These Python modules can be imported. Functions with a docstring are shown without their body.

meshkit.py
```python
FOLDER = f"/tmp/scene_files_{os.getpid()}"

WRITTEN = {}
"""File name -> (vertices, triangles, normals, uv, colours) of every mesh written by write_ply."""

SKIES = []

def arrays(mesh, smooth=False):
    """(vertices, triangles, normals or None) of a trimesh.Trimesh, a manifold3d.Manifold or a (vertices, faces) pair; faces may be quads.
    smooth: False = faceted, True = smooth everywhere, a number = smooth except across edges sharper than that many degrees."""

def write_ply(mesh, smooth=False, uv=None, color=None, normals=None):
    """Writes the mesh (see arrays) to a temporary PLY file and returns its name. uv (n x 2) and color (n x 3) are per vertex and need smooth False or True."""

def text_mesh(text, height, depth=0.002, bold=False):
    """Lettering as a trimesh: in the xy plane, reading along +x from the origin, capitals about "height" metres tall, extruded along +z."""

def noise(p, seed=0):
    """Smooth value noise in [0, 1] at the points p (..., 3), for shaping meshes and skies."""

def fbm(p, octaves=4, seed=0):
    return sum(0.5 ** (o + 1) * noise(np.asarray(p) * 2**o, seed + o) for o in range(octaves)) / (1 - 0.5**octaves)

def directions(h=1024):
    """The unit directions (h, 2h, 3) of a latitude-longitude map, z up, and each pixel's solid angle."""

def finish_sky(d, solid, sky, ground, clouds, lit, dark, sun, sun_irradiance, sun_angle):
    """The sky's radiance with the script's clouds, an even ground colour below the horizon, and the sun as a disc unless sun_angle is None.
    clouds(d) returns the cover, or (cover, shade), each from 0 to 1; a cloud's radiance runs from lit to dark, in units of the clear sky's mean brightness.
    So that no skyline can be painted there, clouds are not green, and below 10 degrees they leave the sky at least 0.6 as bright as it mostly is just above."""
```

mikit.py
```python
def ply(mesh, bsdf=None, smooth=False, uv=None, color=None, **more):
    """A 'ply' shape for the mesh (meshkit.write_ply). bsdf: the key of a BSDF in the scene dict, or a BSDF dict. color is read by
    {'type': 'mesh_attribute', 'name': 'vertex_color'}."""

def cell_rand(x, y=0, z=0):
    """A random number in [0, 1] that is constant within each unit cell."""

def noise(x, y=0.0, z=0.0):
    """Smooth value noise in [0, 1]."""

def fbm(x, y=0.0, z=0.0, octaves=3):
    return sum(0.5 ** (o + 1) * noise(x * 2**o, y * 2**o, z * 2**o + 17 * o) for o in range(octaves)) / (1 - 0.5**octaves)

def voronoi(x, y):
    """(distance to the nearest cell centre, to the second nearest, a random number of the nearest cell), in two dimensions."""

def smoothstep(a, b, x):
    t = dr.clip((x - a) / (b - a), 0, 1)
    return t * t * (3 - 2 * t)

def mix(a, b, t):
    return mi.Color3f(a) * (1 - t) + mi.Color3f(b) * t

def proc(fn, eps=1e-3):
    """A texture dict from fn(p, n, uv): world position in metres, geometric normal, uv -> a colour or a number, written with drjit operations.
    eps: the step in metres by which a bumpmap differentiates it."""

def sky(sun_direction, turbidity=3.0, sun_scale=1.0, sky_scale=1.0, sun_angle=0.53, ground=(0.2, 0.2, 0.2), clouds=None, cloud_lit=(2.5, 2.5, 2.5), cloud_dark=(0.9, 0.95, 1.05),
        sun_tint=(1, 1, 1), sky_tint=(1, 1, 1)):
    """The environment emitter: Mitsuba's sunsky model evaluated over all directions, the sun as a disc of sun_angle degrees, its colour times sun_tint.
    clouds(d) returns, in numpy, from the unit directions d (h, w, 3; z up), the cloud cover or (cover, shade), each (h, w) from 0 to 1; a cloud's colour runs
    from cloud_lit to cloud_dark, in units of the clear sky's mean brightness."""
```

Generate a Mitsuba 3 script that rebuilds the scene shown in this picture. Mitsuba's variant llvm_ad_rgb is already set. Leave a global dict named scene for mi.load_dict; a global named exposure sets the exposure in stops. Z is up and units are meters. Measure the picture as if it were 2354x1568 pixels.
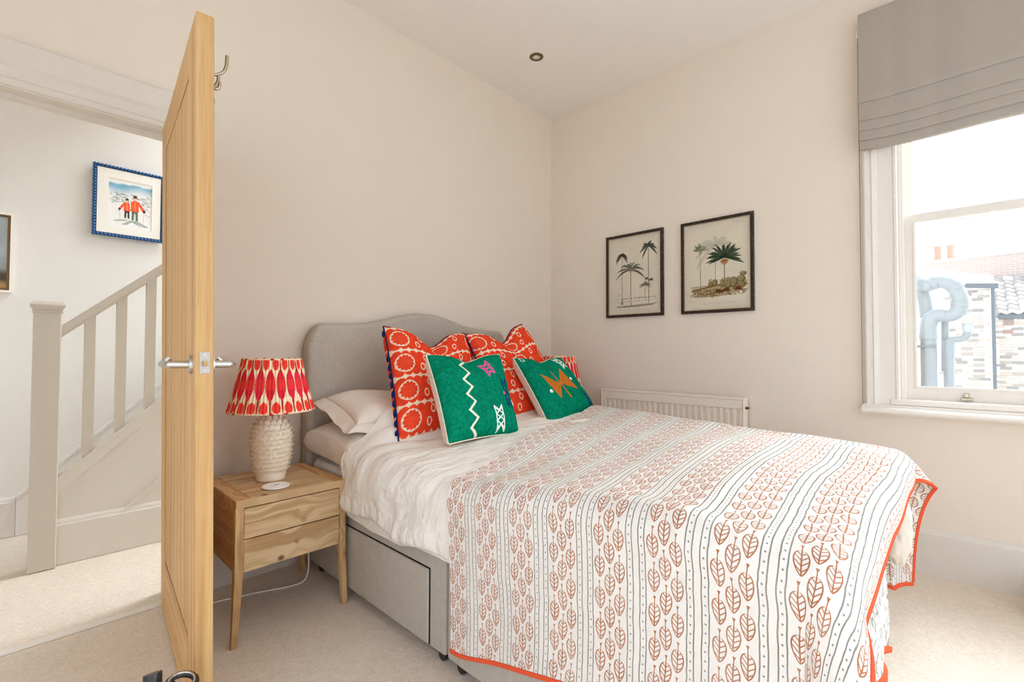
import math, random
import numpy as np, trimesh, shapely
import drjit as dr
import mitsuba as mi
import mikit, meshkit
from mikit import noise, fbm, voronoi, cell_rand, smoothstep, mix, proc
from shapely.geometry import Polygon, LineString, Point, box as sbox
from shapely import affinity

T = mi.ScalarTransform4f
scene, labels = {}, {}
PI = math.pi

# ------------------------------------------------------------------ camera, sky, exposure
CAM = np.array([-3.035, -2.435, 1.06])
FWD = np.array([0.72502753, 0.68834132, 0.02283211])
UP = np.array([-0.01856625, -0.01360518, 0.99973506])
scene['camera'] = {'type': 'perspective', 'fov': math.degrees(2 * math.atan(1177 / 1079.146)), 'fov_axis': 'x',
                   'near_clip': 0.05, 'far_clip': 200.0,
                   'to_world': T().look_at(origin=CAM.tolist(), target=(CAM + FWD).tolist(), up=UP.tolist())}
GLOW = np.array([0.70, -0.30, 0.62]); GLOW /= np.linalg.norm(GLOW)


def overcast(d):
    """full cloud, thinner and brighter around the hidden sun"""
    c = d @ GLOW
    return np.ones(c.shape), 1 - np.exp(-np.arccos(np.clip(c, -1, 1)) ** 2 / (2 * 0.38 ** 2))


scene['sky'] = mikit.sky(GLOW.tolist(), turbidity=4.0, sun_scale=0.0, sky_scale=1.0, ground=(0.3, 0.3, 0.3),
                         clouds=overcast, cloud_lit=(15.3, 16.6, 17.6), cloud_dark=(0.865, 0.98, 1.125))
exposure = 4.30

# ------------------------------------------------------------------ helpers
rng = random.Random(7)
nrng = np.random.default_rng(11)


def lin(r, g, b):
    return [((c / 255) / 12.92 if c / 255 <= 0.04045 else ((c / 255 + 0.055) / 1.055) ** 2.4) for c in (r, g, b)]


def rgb(c):
    return {'type': 'rgb', 'value': list(map(float, c))}


def diffuse(c):
    return {'type': 'twosided', 'bsdf': {'type': 'diffuse', 'reflectance': c if isinstance(c, dict) else rgb(c)}}


def glossy(c, rough=0.4, metallic=0.0, spec=0.5, **k):
    return {'type': 'twosided', 'bsdf': {'type': 'principled', 'base_color': c if isinstance(c, dict) else rgb(c),
                                         'roughness': rough, 'metallic': metallic, 'specular': spec, **k}}


def bumped(bsdf, fn, scale=1.0, eps=1e-3):
    inner = bsdf['bsdf']
    return {'type': 'twosided', 'bsdf': {'type': 'bumpmap', 'nested_texture': proc(fn, eps), 'scale': scale, 'bsdf': inner}}


VC = {'type': 'mesh_attribute', 'name': 'vertex_color'}


def fix(k):
    """the next free key for this name"""
    if k not in scene and not any(s.startswith(k + '__') for s in scene):
        return k
    i = 1
    while f'{k}_{i:03d}' in scene or any(s.startswith(f'{k}_{i:03d}__') for s in scene):
        i += 1
    return f'{k}_{i:03d}'


def tag(key, label=None, cat=None, group=None, kind=None):
    d = {}
    if label: d['label'] = label
    if cat: d['category'] = cat
    if group: d['group'] = group
    if kind: d['kind'] = kind
    labels[key] = d
    return key


def put(key, mesh, mat, smooth=False, **k):
    key = fix(key)
    scene[key] = mikit.ply(mesh, mat, smooth=smooth, **k)
    return key


def again(key, src, to_world=None, mat=None):
    key = fix(key)
    d = dict(scene[src] if isinstance(src, str) else src)
    if to_world is not None: d['to_world'] = to_world
    if mat: d['bsdf'] = {'type': 'ref', 'id': mat}
    scene[key] = d
    return key


def cat_(ms):
    return trimesh.util.concatenate(ms)


def bx(x0, x1, y0, y1, z0, z1, c=0.0):
    """a box, chamfered by c"""
    x0, x1 = sorted((x0, x1)); y0, y1 = sorted((y0, y1)); z0, z1 = sorted((z0, z1))
    if c <= 0:
        m = trimesh.creation.box((x1 - x0, y1 - y0, z1 - z0))
        m.apply_translation(((x0 + x1) / 2, (y0 + y1) / 2, (z0 + z1) / 2))
        return m
    c = min(c, (x1 - x0) * .45, (y1 - y0) * .45, (z1 - z0) * .45)
    p = []
    for sx in (0, 1):
        for sy in (0, 1):
            for sz in (0, 1):
                q = [(x0, x1)[sx], (y0, y1)[sy], (z0, z1)[sz]]
                d = [(c, -c)[sx], (c, -c)[sy], (c, -c)[sz]]
                for a in range(3):
                    v = [q[i] + (0 if i == a else d[i]) for i in range(3)]
                    p.append(v)
    return trimesh.convex.convex_hull(np.array(p))


def rbox(x0, x1, y0, y1, z0, z1, r, n=4):
    """a box with rounded edges"""
    s = trimesh.creation.uv_sphere(r, count=[2 * n + 1, 4 * n])
    v = np.array(s.vertices)
    pts = []
    for x in (x0 + r, x1 - r):
        for y in (y0 + r, y1 - r):
            for z in (z0 + r, z1 - r):
                pts.append(v + [x, y, z])
    return trimesh.convex.convex_hull(np.vstack(pts))


def hull(pts):
    return trimesh.convex.convex_hull(np.asarray(pts, float))


def grid_faces(nu, nv, wrap_u=False):
    i, j = np.meshgrid(np.arange(nu if wrap_u else nu - 1), np.arange(nv - 1), indexing='ij')
    i2 = (i + 1) % nu
    return np.stack([i * nv + j, i2 * nv + j, i2 * nv + j + 1, i * nv + j + 1], -1).reshape(-1, 4)


def grid_mesh(P, flip=False, wrap_u=False):
    nu, nv = P.shape[:2]
    q = grid_faces(nu, nv, wrap_u)
    if flip: q = q[:, ::-1]
    f = np.vstack([q[:, [0, 1, 2]], q[:, [0, 2, 3]]])
    return trimesh.Trimesh(P.reshape(-1, 3), f, process=False)


def solid_grid(P, th):
    """a cloth grid given thickness th: the outer face, the inner face and the hems"""
    nu, nv = P.shape[:2]
    m = grid_mesh(P)
    n = np.array(m.vertex_normals).reshape(nu, nv, 3)
    Q = P - n * th
    a = np.arange(nu * nv).reshape(nu, nv)
    b = a + nu * nv
    f = [np.array(m.faces), np.array(m.faces)[:, ::-1] + nu * nv]
    def strip(e, g):
        q = np.stack([e[:-1], g[:-1], g[1:], e[1:]], 1)
        f.append(np.vstack([q[:, [0, 1, 2]], q[:, [0, 2, 3]]]))
    strip(a[0], b[0]); strip(b[-1], a[-1]); strip(b[:, 0], a[:, 0]); strip(a[:, -1], b[:, -1])
    return trimesh.Trimesh(np.vstack([P.reshape(-1, 3), Q.reshape(-1, 3)]), np.vstack(f), process=False)


def lathe(prof, n=48, center=(0, 0, 0)):
    """prof: (r, z) pairs turned about z"""
    a = np.arange(n) * 2 * PI / n
    r = np.array([p[0] for p in prof]); z = np.array([p[1] for p in prof])
    P = np.stack([np.cos(a)[:, None] * r, np.sin(a)[:, None] * r, np.broadcast_to(z, (n, len(z)))], -1)
    m = grid_mesh(P, wrap_u=True)
    m.apply_translation(center)
    return m


def tube(path, r, sides=10, cap=True):
    p = np.asarray(path, float)
    r = np.broadcast_to(r, (len(p),)).astype(float)
    t = np.gradient(p, axis=0); t /= np.linalg.norm(t, axis=1, keepdims=True) + 1e-12
    ref = np.array([0, 0, 1.0]) if abs(t[0][2]) < .9 else np.array([1.0, 0, 0])
    a = np.cross(t[0], ref); a /= np.linalg.norm(a)
    A = []
    for k in range(len(p)):
        a = a - t[k] * (a @ t[k]); a /= np.linalg.norm(a); A.append(a.copy())
    A = np.array(A); B = np.cross(t, A)
    ang = np.arange(sides) * 2 * PI / sides
    P = p[None] + r[None, :, None] * (np.cos(ang)[:, None, None] * A[None] + np.sin(ang)[:, None, None] * B[None])
    m = grid_mesh(P, wrap_u=True)
    if cap:
        v = np.vstack([m.vertices, p[0], p[-1]]); f = [m.faces]; n = len(p)
        i = np.arange(sides); j = (i + 1) % sides
        f.append(np.stack([i * n, np.full(sides, len(v) - 2), j * n], 1)[:, [0, 2, 1]][:, ::-1])
        f.append(np.stack([i * n + n - 1, j * n + n - 1, np.full(sides, len(v) - 1)], 1))
        m = trimesh.Trimesh(v, np.vstack(f), process=False)
    return m


def bez(pts, n=24):
    """Catmull-Rom through the points"""
    p = np.asarray(pts, float)
    p = np.vstack([2 * p[0] - p[1], p, 2 * p[-1] - p[-2]])
    out = []
    for i in range(1, len(p) - 2):
        for t in np.linspace(0, 1, n, endpoint=False):
            a, b, c, d = p[i - 1:i + 3]
            out.append(.5 * ((2 * b) + (c - a) * t + (2 * a - 5 * b + 4 * c - d) * t * t + (3 * b - a - 3 * c + d) * t ** 3))
    out.append(p[-2])
    return np.array(out)


def prism(poly, axis, a0, a1):
    """extrudes a polygon: axis 'x' (poly in y,z), 'y' (poly in x,z), 'z' (poly in x,y)"""
    p = poly if isinstance(poly, Polygon) else Polygon(poly)
    m = trimesh.creation.extrude_polygon(p, a1 - a0, engine='earcut')
    v = np.array(m.vertices)
    w = v[:, 2] + a0
    m.vertices = {'x': np.stack([w, v[:, 0], v[:, 1]], 1), 'y': np.stack([v[:, 0], w, v[:, 1]], 1), 'z': np.stack([v[:, 0], v[:, 1], w], 1)}[axis]
    m.fix_normals()
    return m


def sstep(a, b, x):
    t = np.clip((x - a) / (b - a), 0, 1)
    return t * t * (3 - 2 * t)


def npfbm(x, y, z=0, f=1.0, o=3, seed=0):
    out = 0
    for k in range(o):
        s = f * 2 ** k
        out = out + 0.5 ** (k + 1) * (meshkit.noise(np.stack(np.broadcast_arrays(x * s, y * s, z * s + 7.7 * k), -1), seed) - .5)
    return out * 2


# ------------------------------------------------------------------ materials
WALL = lin(223, 212, 199)


def wall_fn(p, n, uv):
    t = fbm(p.x * 1.3 + p.y * 1.1, p.z * 1.2, 3.0, octaves=2)
    return mi.Color3f(WALL) * (0.985 + 0.03 * t)


scene['mat_wall'] = diffuse(proc(wall_fn))
scene['mat_ceiling'] = diffuse(lin(234, 230, 224))
scene['mat_hall_wall'] = diffuse(lin(226, 222, 216))
scene['mat_white_paint'] = glossy(lin(212, 206, 197), .45, spec=.3)
scene['mat_hall_paint'] = glossy(lin(198, 190, 178), .5, spec=.3)
scene['mat_sash'] = glossy(lin(220, 214, 206), .4, spec=.4)


def carpet_fn(p, n, uv):
    a = noise(p.x * 330, p.y * 330, 1.0)
    b = fbm(p.x * 60, p.y * 60, 2.0, octaves=2)
    c = fbm(p.x * 3, p.y * 3, 5.0, octaves=2)
    return mi.Color3f(lin(222, 210, 195)) * (0.80 + 0.22 * a + 0.10 * b + 0.08 * c)


def carpet_bump(p, n, uv):
    return noise(p.x * 260, p.y * 260, 4.0) + .6 * noise(p.x * 90, p.y * 90, 2.0)


scene['mat_carpet'] = bumped(diffuse(proc(carpet_fn)), carpet_bump, 0.0012, 1.5e-3)


def oak(a, b, c1, c2, c3):
    """long grain along b, across a"""
    w = fbm(a * 9, b * .9, 3.1, octaves=3)
    g = noise((a + .03 * w) * 160, b * 1.6, 1.7)
    h = noise((a + .05 * w) * 45, b * .7, 4.2)
    f = noise(a * 900, b * 14, 2.0)
    t = 0.30 * g + 0.40 * h + 0.3 * f
    return mix(mix(c1, c2, smoothstep(.25, .75, t)), c3, smoothstep(.6, .95, h) * .5)


OAKC = (lin(198, 162, 112), lin(180, 138, 88), lin(158, 114, 66))
scene['mat_oak'] = glossy(proc(lambda p, n, uv: oak(p.y + p.x * 1.0, p.z, *OAKC)), .5, spec=.3)
scene['mat_oak_rail'] = glossy(proc(lambda p, n, uv: oak(p.z, p.y, *OAKC)), .5, spec=.3)
scene['mat_groove'] = diffuse(lin(62, 38, 18))


def mango(a, b, s):
    """wild grain with knots along a"""
    w = fbm(a * 5 + s, b * 14, s, octaves=3)
    k1, _, r = voronoi(a * 7 + s * 3.1, b * 9 + s)
    knot = smoothstep(.13, .04, k1) * smoothstep(.72, .74, r)
    ring = noise((b + .05 * w + .03 * smoothstep(.6, 0.0, k1)) * 95, a * 3, s)
    fine = noise(b * 600, a * 12, s)
    patch = fbm(a * 6, b * 10, s + 9, octaves=2)
    c = mix(lin(208, 182, 142), lin(172, 138, 98), smoothstep(.25, .8, ring * .6 + fine * .25 + w * .25))
    c = mix(c, lin(184, 128, 74), smoothstep(.58, .8, patch) * .45)
    return mix(c, lin(96, 62, 34), knot * .9)


scene['mat_mango_front'] = glossy(proc(lambda p, n, uv: mango(p.x, p.z, 2.3)), .45, spec=.35)
scene['mat_mango_front_low'] = glossy(proc(lambda p, n, uv: mango(p.x, p.z, 5.9)), .45, spec=.35)
scene['mat_mango_top'] = glossy(proc(lambda p, n, uv: mango(p.x, p.y, 8.2)), .4, spec=.4)
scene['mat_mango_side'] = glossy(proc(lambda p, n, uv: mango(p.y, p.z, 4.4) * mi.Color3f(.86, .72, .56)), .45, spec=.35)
scene['mat_mango_leg'] = glossy(proc(lambda p, n, uv: mango(p.z, p.x + p.y, 1.1) * mi.Color3f(.95, .87, .76)), .45, spec=.35)
scene['mat_mango_trim'] = glossy(proc(lambda p, n, uv: mango(p.y, p.x, 3.6) * mi.Color3f(.98, .80, .62)), .4, spec=.4)


def weave(c, u, v, f=420.0, k=.20):
    a = noise(u * f, v * f * .12, 1.0)
    b = noise(u * f * .12, v * f, 2.0)
    d = fbm(u * 4, v * 4, 3.0, octaves=2)
    return mi.Color3f(c) * (1 - k + k * (a + b) + .06 * (d - .5))


GREY = lin(182, 175, 164)
scene['mat_upholstery'] = diffuse(proc(lambda p, n, uv: weave(GREY, p.x + p.y, p.z, 420.0, .10)))
scene['mat_blind'] = diffuse(proc(lambda p, n, uv: mi.Color3f(lin(165, 157, 147)) * (
    .92 + .14 * noise((p.y * 1.0 + dr.abs(dr.abs(p.y * 45 - dr.floor(p.y * 45)) - .5) * .0) * 20, 0.0, 0.0) * .4
    + .10 * dr.select(dr.sin(p.z * 900 + dr.abs(p.y * 22 - dr.floor(p.y * 22) - .5) * 40) > 0, 1.0, -.2))))


def linen_fn(p, n, uv):
    return mi.Color3f(lin(233, 228, 220)) * (.97 + .04 * noise(uv.x * 500, uv.y * 500, 0.0))


def linen_bump(p, n, uv):
    w = fbm(uv.x * 3, uv.y * 3, 2.0, octaves=2)
    r = 1 - dr.abs(2 * fbm(uv.x * 11 + 2.2 * w, uv.y * 26 + 1.5 * w, 6.0, octaves=3) - 1)
    q = 1 - dr.abs(2 * fbm(uv.x * 30 + 2.0 * w, uv.y * 12 - 2.5 * w, 4.0, octaves=2) - 1)
    return .9 * r * r + .6 * q * q + .3 * fbm(uv.x * 60, uv.y * 60, 1.0, octaves=2)


scene['mat_linen'] = bumped(diffuse(proc(linen_fn)), linen_bump, 0.0042, 1.5e-3)
scene['mat_pillow'] = bumped(diffuse(lin(226, 217, 205)), lambda p, n, uv: fbm(p.x * 16 + 3, p.y * 9, p.z * 16, octaves=3), 0.012, 2e-3)

# the quilt's print: stripes of four lines with dots, three columns of leaves between
SP = 0.142
LEAF, INK, CLOTH = lin(166, 104, 64), lin(96, 92, 80), lin(231, 227, 221)


def leaf(lx, ly):
    """ink of one leaf, ly from 0 at the round base to .052 at the tip, lx across"""
    ly = ly * 1.06
    t = dr.clip(ly / .052, 1e-4, .9999)
    w = .0315 * dr.power(t, .50) * dr.power(1 - t, .80)
    ax = dr.abs(lx)
    inside = (ly > 0) & (ly < .052) & (ax < w)
    edge = smoothstep(.0018, .0010, dr.abs(ax - w)) * smoothstep(-.001, .001, ly) * smoothstep(.0535, .0515, ly)
    mid = smoothstep(.0018, .0010, ax)
    q = (ly + ax * .95) / .0112
    q = dr.abs(q - dr.floor(q) - .5)
    vein = smoothstep(.32, .40, q)
    stem = smoothstep(.0013, .0007, ax - dr.maximum(0, -ly - .010) * .35) * smoothstep(-.0175, -.0165, ly) * smoothstep(.003, 0, ly)
    return dr.maximum(dr.maximum(edge, stem), dr.select(inside, dr.maximum(mid, vein * .95), 0.0))


def quilt_fn(p, n, uv):
    wob = .0022 * (noise(uv.x * 3, uv.y * 28, 1.0) - .5)
    u, v = uv.x + wob + .0045, uv.y + .004 * (noise(uv.x * 9, uv.y * 5, 2.0) - .5)
    k = dr.floor(u / SP)
    x = u - k * SP
    base = mi.Color3f(CLOTH) * (.96 + .05 * noise(u * 600, v * 600, 0.0))
    ink = mi.Float(0)
    s = x - .116
    for o in (-.0235, -.0085, .0085, .0235):
        ink = dr.maximum(ink, smoothstep(.0019, .0010, dr.abs(s - o + .0010 * (noise(v * 95, o * 900 + k * 3, 4.0) - .5))))
    dv = v / .0185
    dvf = (dv - dr.floor(dv) - .5) * .0185
    for o in (-.016, .016):
        ink = dr.maximum(ink, smoothstep(.0024, .0016, dr.sqrt(dr.square(s - o) + dr.square(dvf))))
    lf = mi.Float(0)
    for j, (o, ph) in enumerate(((.018, 0.0), (.045, .034), (.072, -.003))):
        y = v + ph + cell_rand(k, j, 5) * .004
        c = dr.floor(y / .074)
        ly = y - c * .074 - .019
        lx = x - o + .12 * (ly - .02) * (cell_rand(k, c, j) - .5)
        lf = dr.maximum(lf, leaf(lx, ly))
    fade = .82 + .18 * noise(u * 40, v * 40, 8.0)
    return mix(mix(base, INK, ink * .85 * fade), LEAF, lf * fade)


def quilt_bump(p, n, uv):
    st = uv.y / .012
    st = dr.abs(st - dr.floor(st) - .5)
    pk = fbm(uv.x * 50, uv.y * 30, 3.0, octaves=2)
    return .35 * smoothstep(.5, .25, st) + .8 * pk + 1.5 * fbm(uv.x * 9, uv.y * 14, 1.0, octaves=2)


scene['mat_quilt'] = bumped(diffuse(proc(quilt_fn)), quilt_bump, 0.0030, 1.5e-3)
scene['mat_quilt_back'] = bumped(diffuse(proc(lambda p, n, uv: mix(CLOTH, lin(126, 126, 112), .85 * smoothstep(.58, .66, fbm(
    uv.x * 150 + 2 * noise(uv.y * 60, uv.x * 30, 2.0), uv.y * 90, 1.0, octaves=2))))), quilt_bump, 0.0035, 1.5e-3)
scene['mat_quilt_trim'] = diffuse(lin(226, 92, 62))

scene['mat_steel'] = glossy(lin(205, 203, 200), .25, metallic=1.0)
scene['mat_dull_steel'] = glossy(lin(176, 172, 166), .5, metallic=.6)
scene['mat_nickel'] = glossy(lin(190, 180, 160), .3, metallic=1.0)
scene['mat_brass'] = glossy(lin(160, 130, 80), .35, metallic=1.0)
scene['mat_bronze'] = glossy(lin(120, 98, 66), .45, metallic=.7)
scene['mat_black'] = glossy(lin(38, 34, 32), .35, spec=.5)
scene['mat_dark'] = diffuse(lin(30, 26, 22))
scene['mat_frame_dark'] = glossy(proc(lambda p, n, uv: mix(lin(36, 24, 18), lin(84, 62, 46), smoothstep(.6, .85, fbm((p.y + p.z) * 40, (p.y - p.z) * 160, 2.0, octaves=2)))), .4, spec=.4)
scene['mat_vcol'] = diffuse(VC)
scene['mat_ceramic'] = glossy(lin(228, 216, 198), .45, spec=.4)
scene['mat_white_plastic'] = glossy(lin(232, 230, 226), .3, spec=.5)
scene['mat_radiator'] = glossy(lin(226, 216, 203), .35, spec=.4)
scene['mat_blue_bead'] = glossy(lin(24, 78, 128), .25, spec=.6)
scene['mat_pale_frame'] = glossy(lin(236, 232, 224), .4, spec=.4)
scene['mat_navy'] = diffuse(lin(30, 42, 92))
scene['mat_cream_cloth'] = diffuse(proc(lambda p, n, uv: weave(lin(222, 208, 190), p.x + p.y, p.z, 300.0, .12)))
scene['mat_glass'] = {'type': 'thindielectric'}
scene['mat_lamp_glass'] = glossy(lin(205, 200, 190), .15, spec=.8)
# outdoors
scene['mat_pipe'] = glossy(lin(116, 122, 124), .5, spec=.3)
scene['mat_pipe_pale'] = glossy(lin(140, 146, 148), .5, spec=.3)
BR = [lin(204, 190, 170), lin(216, 203, 184), lin(172, 158, 142), lin(206, 178, 160), lin(152, 142, 132)]
for i, c in enumerate(BR): scene[f'mat_brick_{i}'] = diffuse(c)
scene['mat_parapet'] = diffuse(proc(lambda p, n, uv: mix(lin(190, 166, 152), lin(212, 204, 194), dr.maximum(smoothstep(.40, .46, dr.abs(p.z / .075 - dr.floor(p.z / .075) - .5)),
    smoothstep(.46, .48, dr.abs(p.y / .225 + .5 * dr.floor(p.z / .075) - dr.floor(p.y / .225 + .5 * dr.floor(p.z / .075)) - .5))))))
scene['mat_mortar'] = diffuse(lin(232, 228, 220))
scene['mat_roof_tile'] = diffuse(lin(150, 142, 134))
scene['mat_roof_tile_dark'] = diffuse(lin(188, 182, 178))
scene['mat_terracotta'] = diffuse(lin(184, 136, 114))
scene['mat_gutter'] = diffuse(lin(104, 108, 110))
scene['mat_render'] = diffuse(lin(232, 230, 226))

# ------------------------------------------------------------------ the room
def struct(key, mesh, mat, label, cat, smooth=False):
    key = put(key, mesh, mat, smooth)
    tag(key, label, cat, kind='structure')
    return key


CZ = 3.0
struct('floor', bx(-3.9, 0.0, -4.3, 0.0, -.1, 0), 'mat_carpet', 'beige looped carpet covering the bedroom floor', 'carpet')
struct('floor_hall', bx(-4.6, -.2, 0.0, 1.5, -.1, -.002), 'mat_carpet', 'pale beige carpet of the landing beyond the doorway', 'carpet')
struct('ceiling', bx(-3.9, 0.0, -4.3, 0.0, CZ, CZ + .12), 'mat_ceiling', 'smooth pale cream bedroom ceiling', 'ceiling')
struct('ceiling_hall', bx(-4.6, -2.2, 0.12, 1.5, CZ, CZ + .12), 'mat_ceiling', 'pale ceiling over the landing', 'ceiling')
DX0, DX1, DH = -3.56, -2.565, 2.0
struct('wall_back', cat_([bx(DX1, .3, 0, .12, 0, CZ), bx(-3.9, DX0, 0, .12, 0, CZ), bx(DX0, DX1, 0, .12, DH, CZ)]), 'mat_wall',
       'warm cream wall behind the headboard with the doorway', 'wall')
WY0, WY1, WZ0, WZ1 = -3.20, -2.215, .79, 2.72
struct('wall_right', cat_([bx(0, .3, -4.3, WY0, 0, CZ), bx(0, .3, WY1, 0, 0, CZ), bx(0, .3, WY0, WY1, 0, WZ0), bx(0, .3, WY0, WY1, WZ1, CZ)]), 'mat_wall',
       'warm cream wall with the sash window and two palm prints', 'wall')
LY0, LY1, LZ0_, LZ1_ = -4.2, -1.1, .2, 2.65  # glassless opening added left of the camera to let in fill light
struct('wall_left', cat_([bx(-4.05, -3.9, -4.45, LY0, 0, CZ), bx(-4.05, -3.9, LY1, .12, 0, CZ), bx(-4.05, -3.9, LY0, LY1, 0, LZ0_), bx(-4.05, -3.9, LY0, LY1, LZ1_, CZ)]), 'mat_wall', 'cream wall left of the doorway with an added wide opening for fill light', 'wall')
struct('window_3', cat_([bx(-4.02, -3.96, y, y + .05, LZ0_, LZ1_) for y in np.linspace(LY0, LY1 - .05, 4)] + [bx(-4.02, -3.96, LY0, LY1, z, z + .05) for z in (LZ0_, LZ1_ - .05)]), 'mat_sash',
       'added wide white framed opening without glass, fill light from left of the camera', 'window')
FX0, FX1, FZ0, FZ1 = -3.3, -0.5, .25, 2.65  # wide opening added behind the camera, soft frontal fill from the sky
struct('wall_front', cat_([bx(-3.9, FX0, -4.45, -4.3, 0, CZ), bx(FX1, .3, -4.45, -4.3, 0, CZ), bx(FX0, FX1, -4.45, -4.3, 0, FZ0), bx(FX0, FX1, -4.45, -4.3, FZ1, CZ)]), 'mat_wall',
       'cream wall behind the camera with an added wide opening for fill light', 'wall')
k = struct('window_2', cat_([bx(x, x + .05, -4.42, -4.36, FZ0, FZ1) for x in np.linspace(FX0, FX1 - .05, 4)] + [bx(FX0, FX1, -4.42, -4.36, z, z + .05) for z in (FZ0, FZ1 - .05)]), 'mat_sash',
           'added wide white framed opening without glass, fill light from behind the camera', 'window')
struct('wall_hall', bx(-4.6, -.1, 1.5, 1.62, -.1, 4.6), 'mat_hall_wall', 'white wall of the stairwell beyond the doorway', 'wall')
struct('wall_hall_left', bx(-4.7, -4.6, .0, 1.6, 0, CZ), 'mat_hall_wall', 'white end wall of the landing', 'wall')
struct('wall_hall_right', cat_([bx(-.2, -.1, .12, 1.5, -.1, 1.3), bx(-.2, -.1, .12, 1.5, 2.75, 4.6), bx(-.2, -.1, .12, .3, 1.3, 2.75), bx(-.2, -.1, 1.38, 1.5, 1.3, 2.75)]), 'mat_hall_wall',  # opening out of view, placed to light the landing wall from the right
       'white stairwell end wall with an unseen tall opening that lights the landing from the right', 'wall')
struct('wall_hall_front', bx(-2.2, -.1, .0, .12, CZ, 4.6), 'mat_hall_wall', 'white upper wall of the stairwell', 'wall')


def skirt(h, t):
    """moulded skirting profile: (offset from wall, z)"""
    return [(0, 0), (t, 0), (t, h - .028), (t * .75, h - .024), (t * .6, h - .012), (t * .35, h - .004), (0, h)]


SKH = .222
struct('baseboard_right', prism([(-a, z) for a, z in skirt(SKH, .02)], 'y', -4.3, 0), 'mat_white_paint', 'tall white skirting board below the window', 'skirting board')
m = prism([(-a, z) for a, z in skirt(SKH, .02)], 'x', DX1 + .10, -.02)
struct('baseboard_back', m, 'mat_white_paint', 'tall white skirting board behind the bed and nightstand', 'skirting board')

# doorway: lining, stop and architrave
t_ = .034
struct('trim_1', cat_([bx(DX0, DX1, -.004, .124, DH - .006, DH + .02), bx(DX1 - .012, DX1 + .02, -.004, .124, 0, DH), bx(DX0 - .02, DX0 + .012, -.004, .124, 0, DH),
                       bx(DX0, DX1, .05, .085, DH - .022, DH - .006), bx(DX1 - .022, DX1 - .012, .05, .085, 0, DH)]), 'mat_white_paint',
       'white painted door lining around the doorway', 'door frame')


def arch_prof(w=.165, t=.03):
    return [(0, 0), (0, -.012), (.008, -.016), (.022, -.016), (.026, -.020), (.06, -.022), (.075, -t), (w - .012, -t), (w, -t * .7), (w, 0)]


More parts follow.
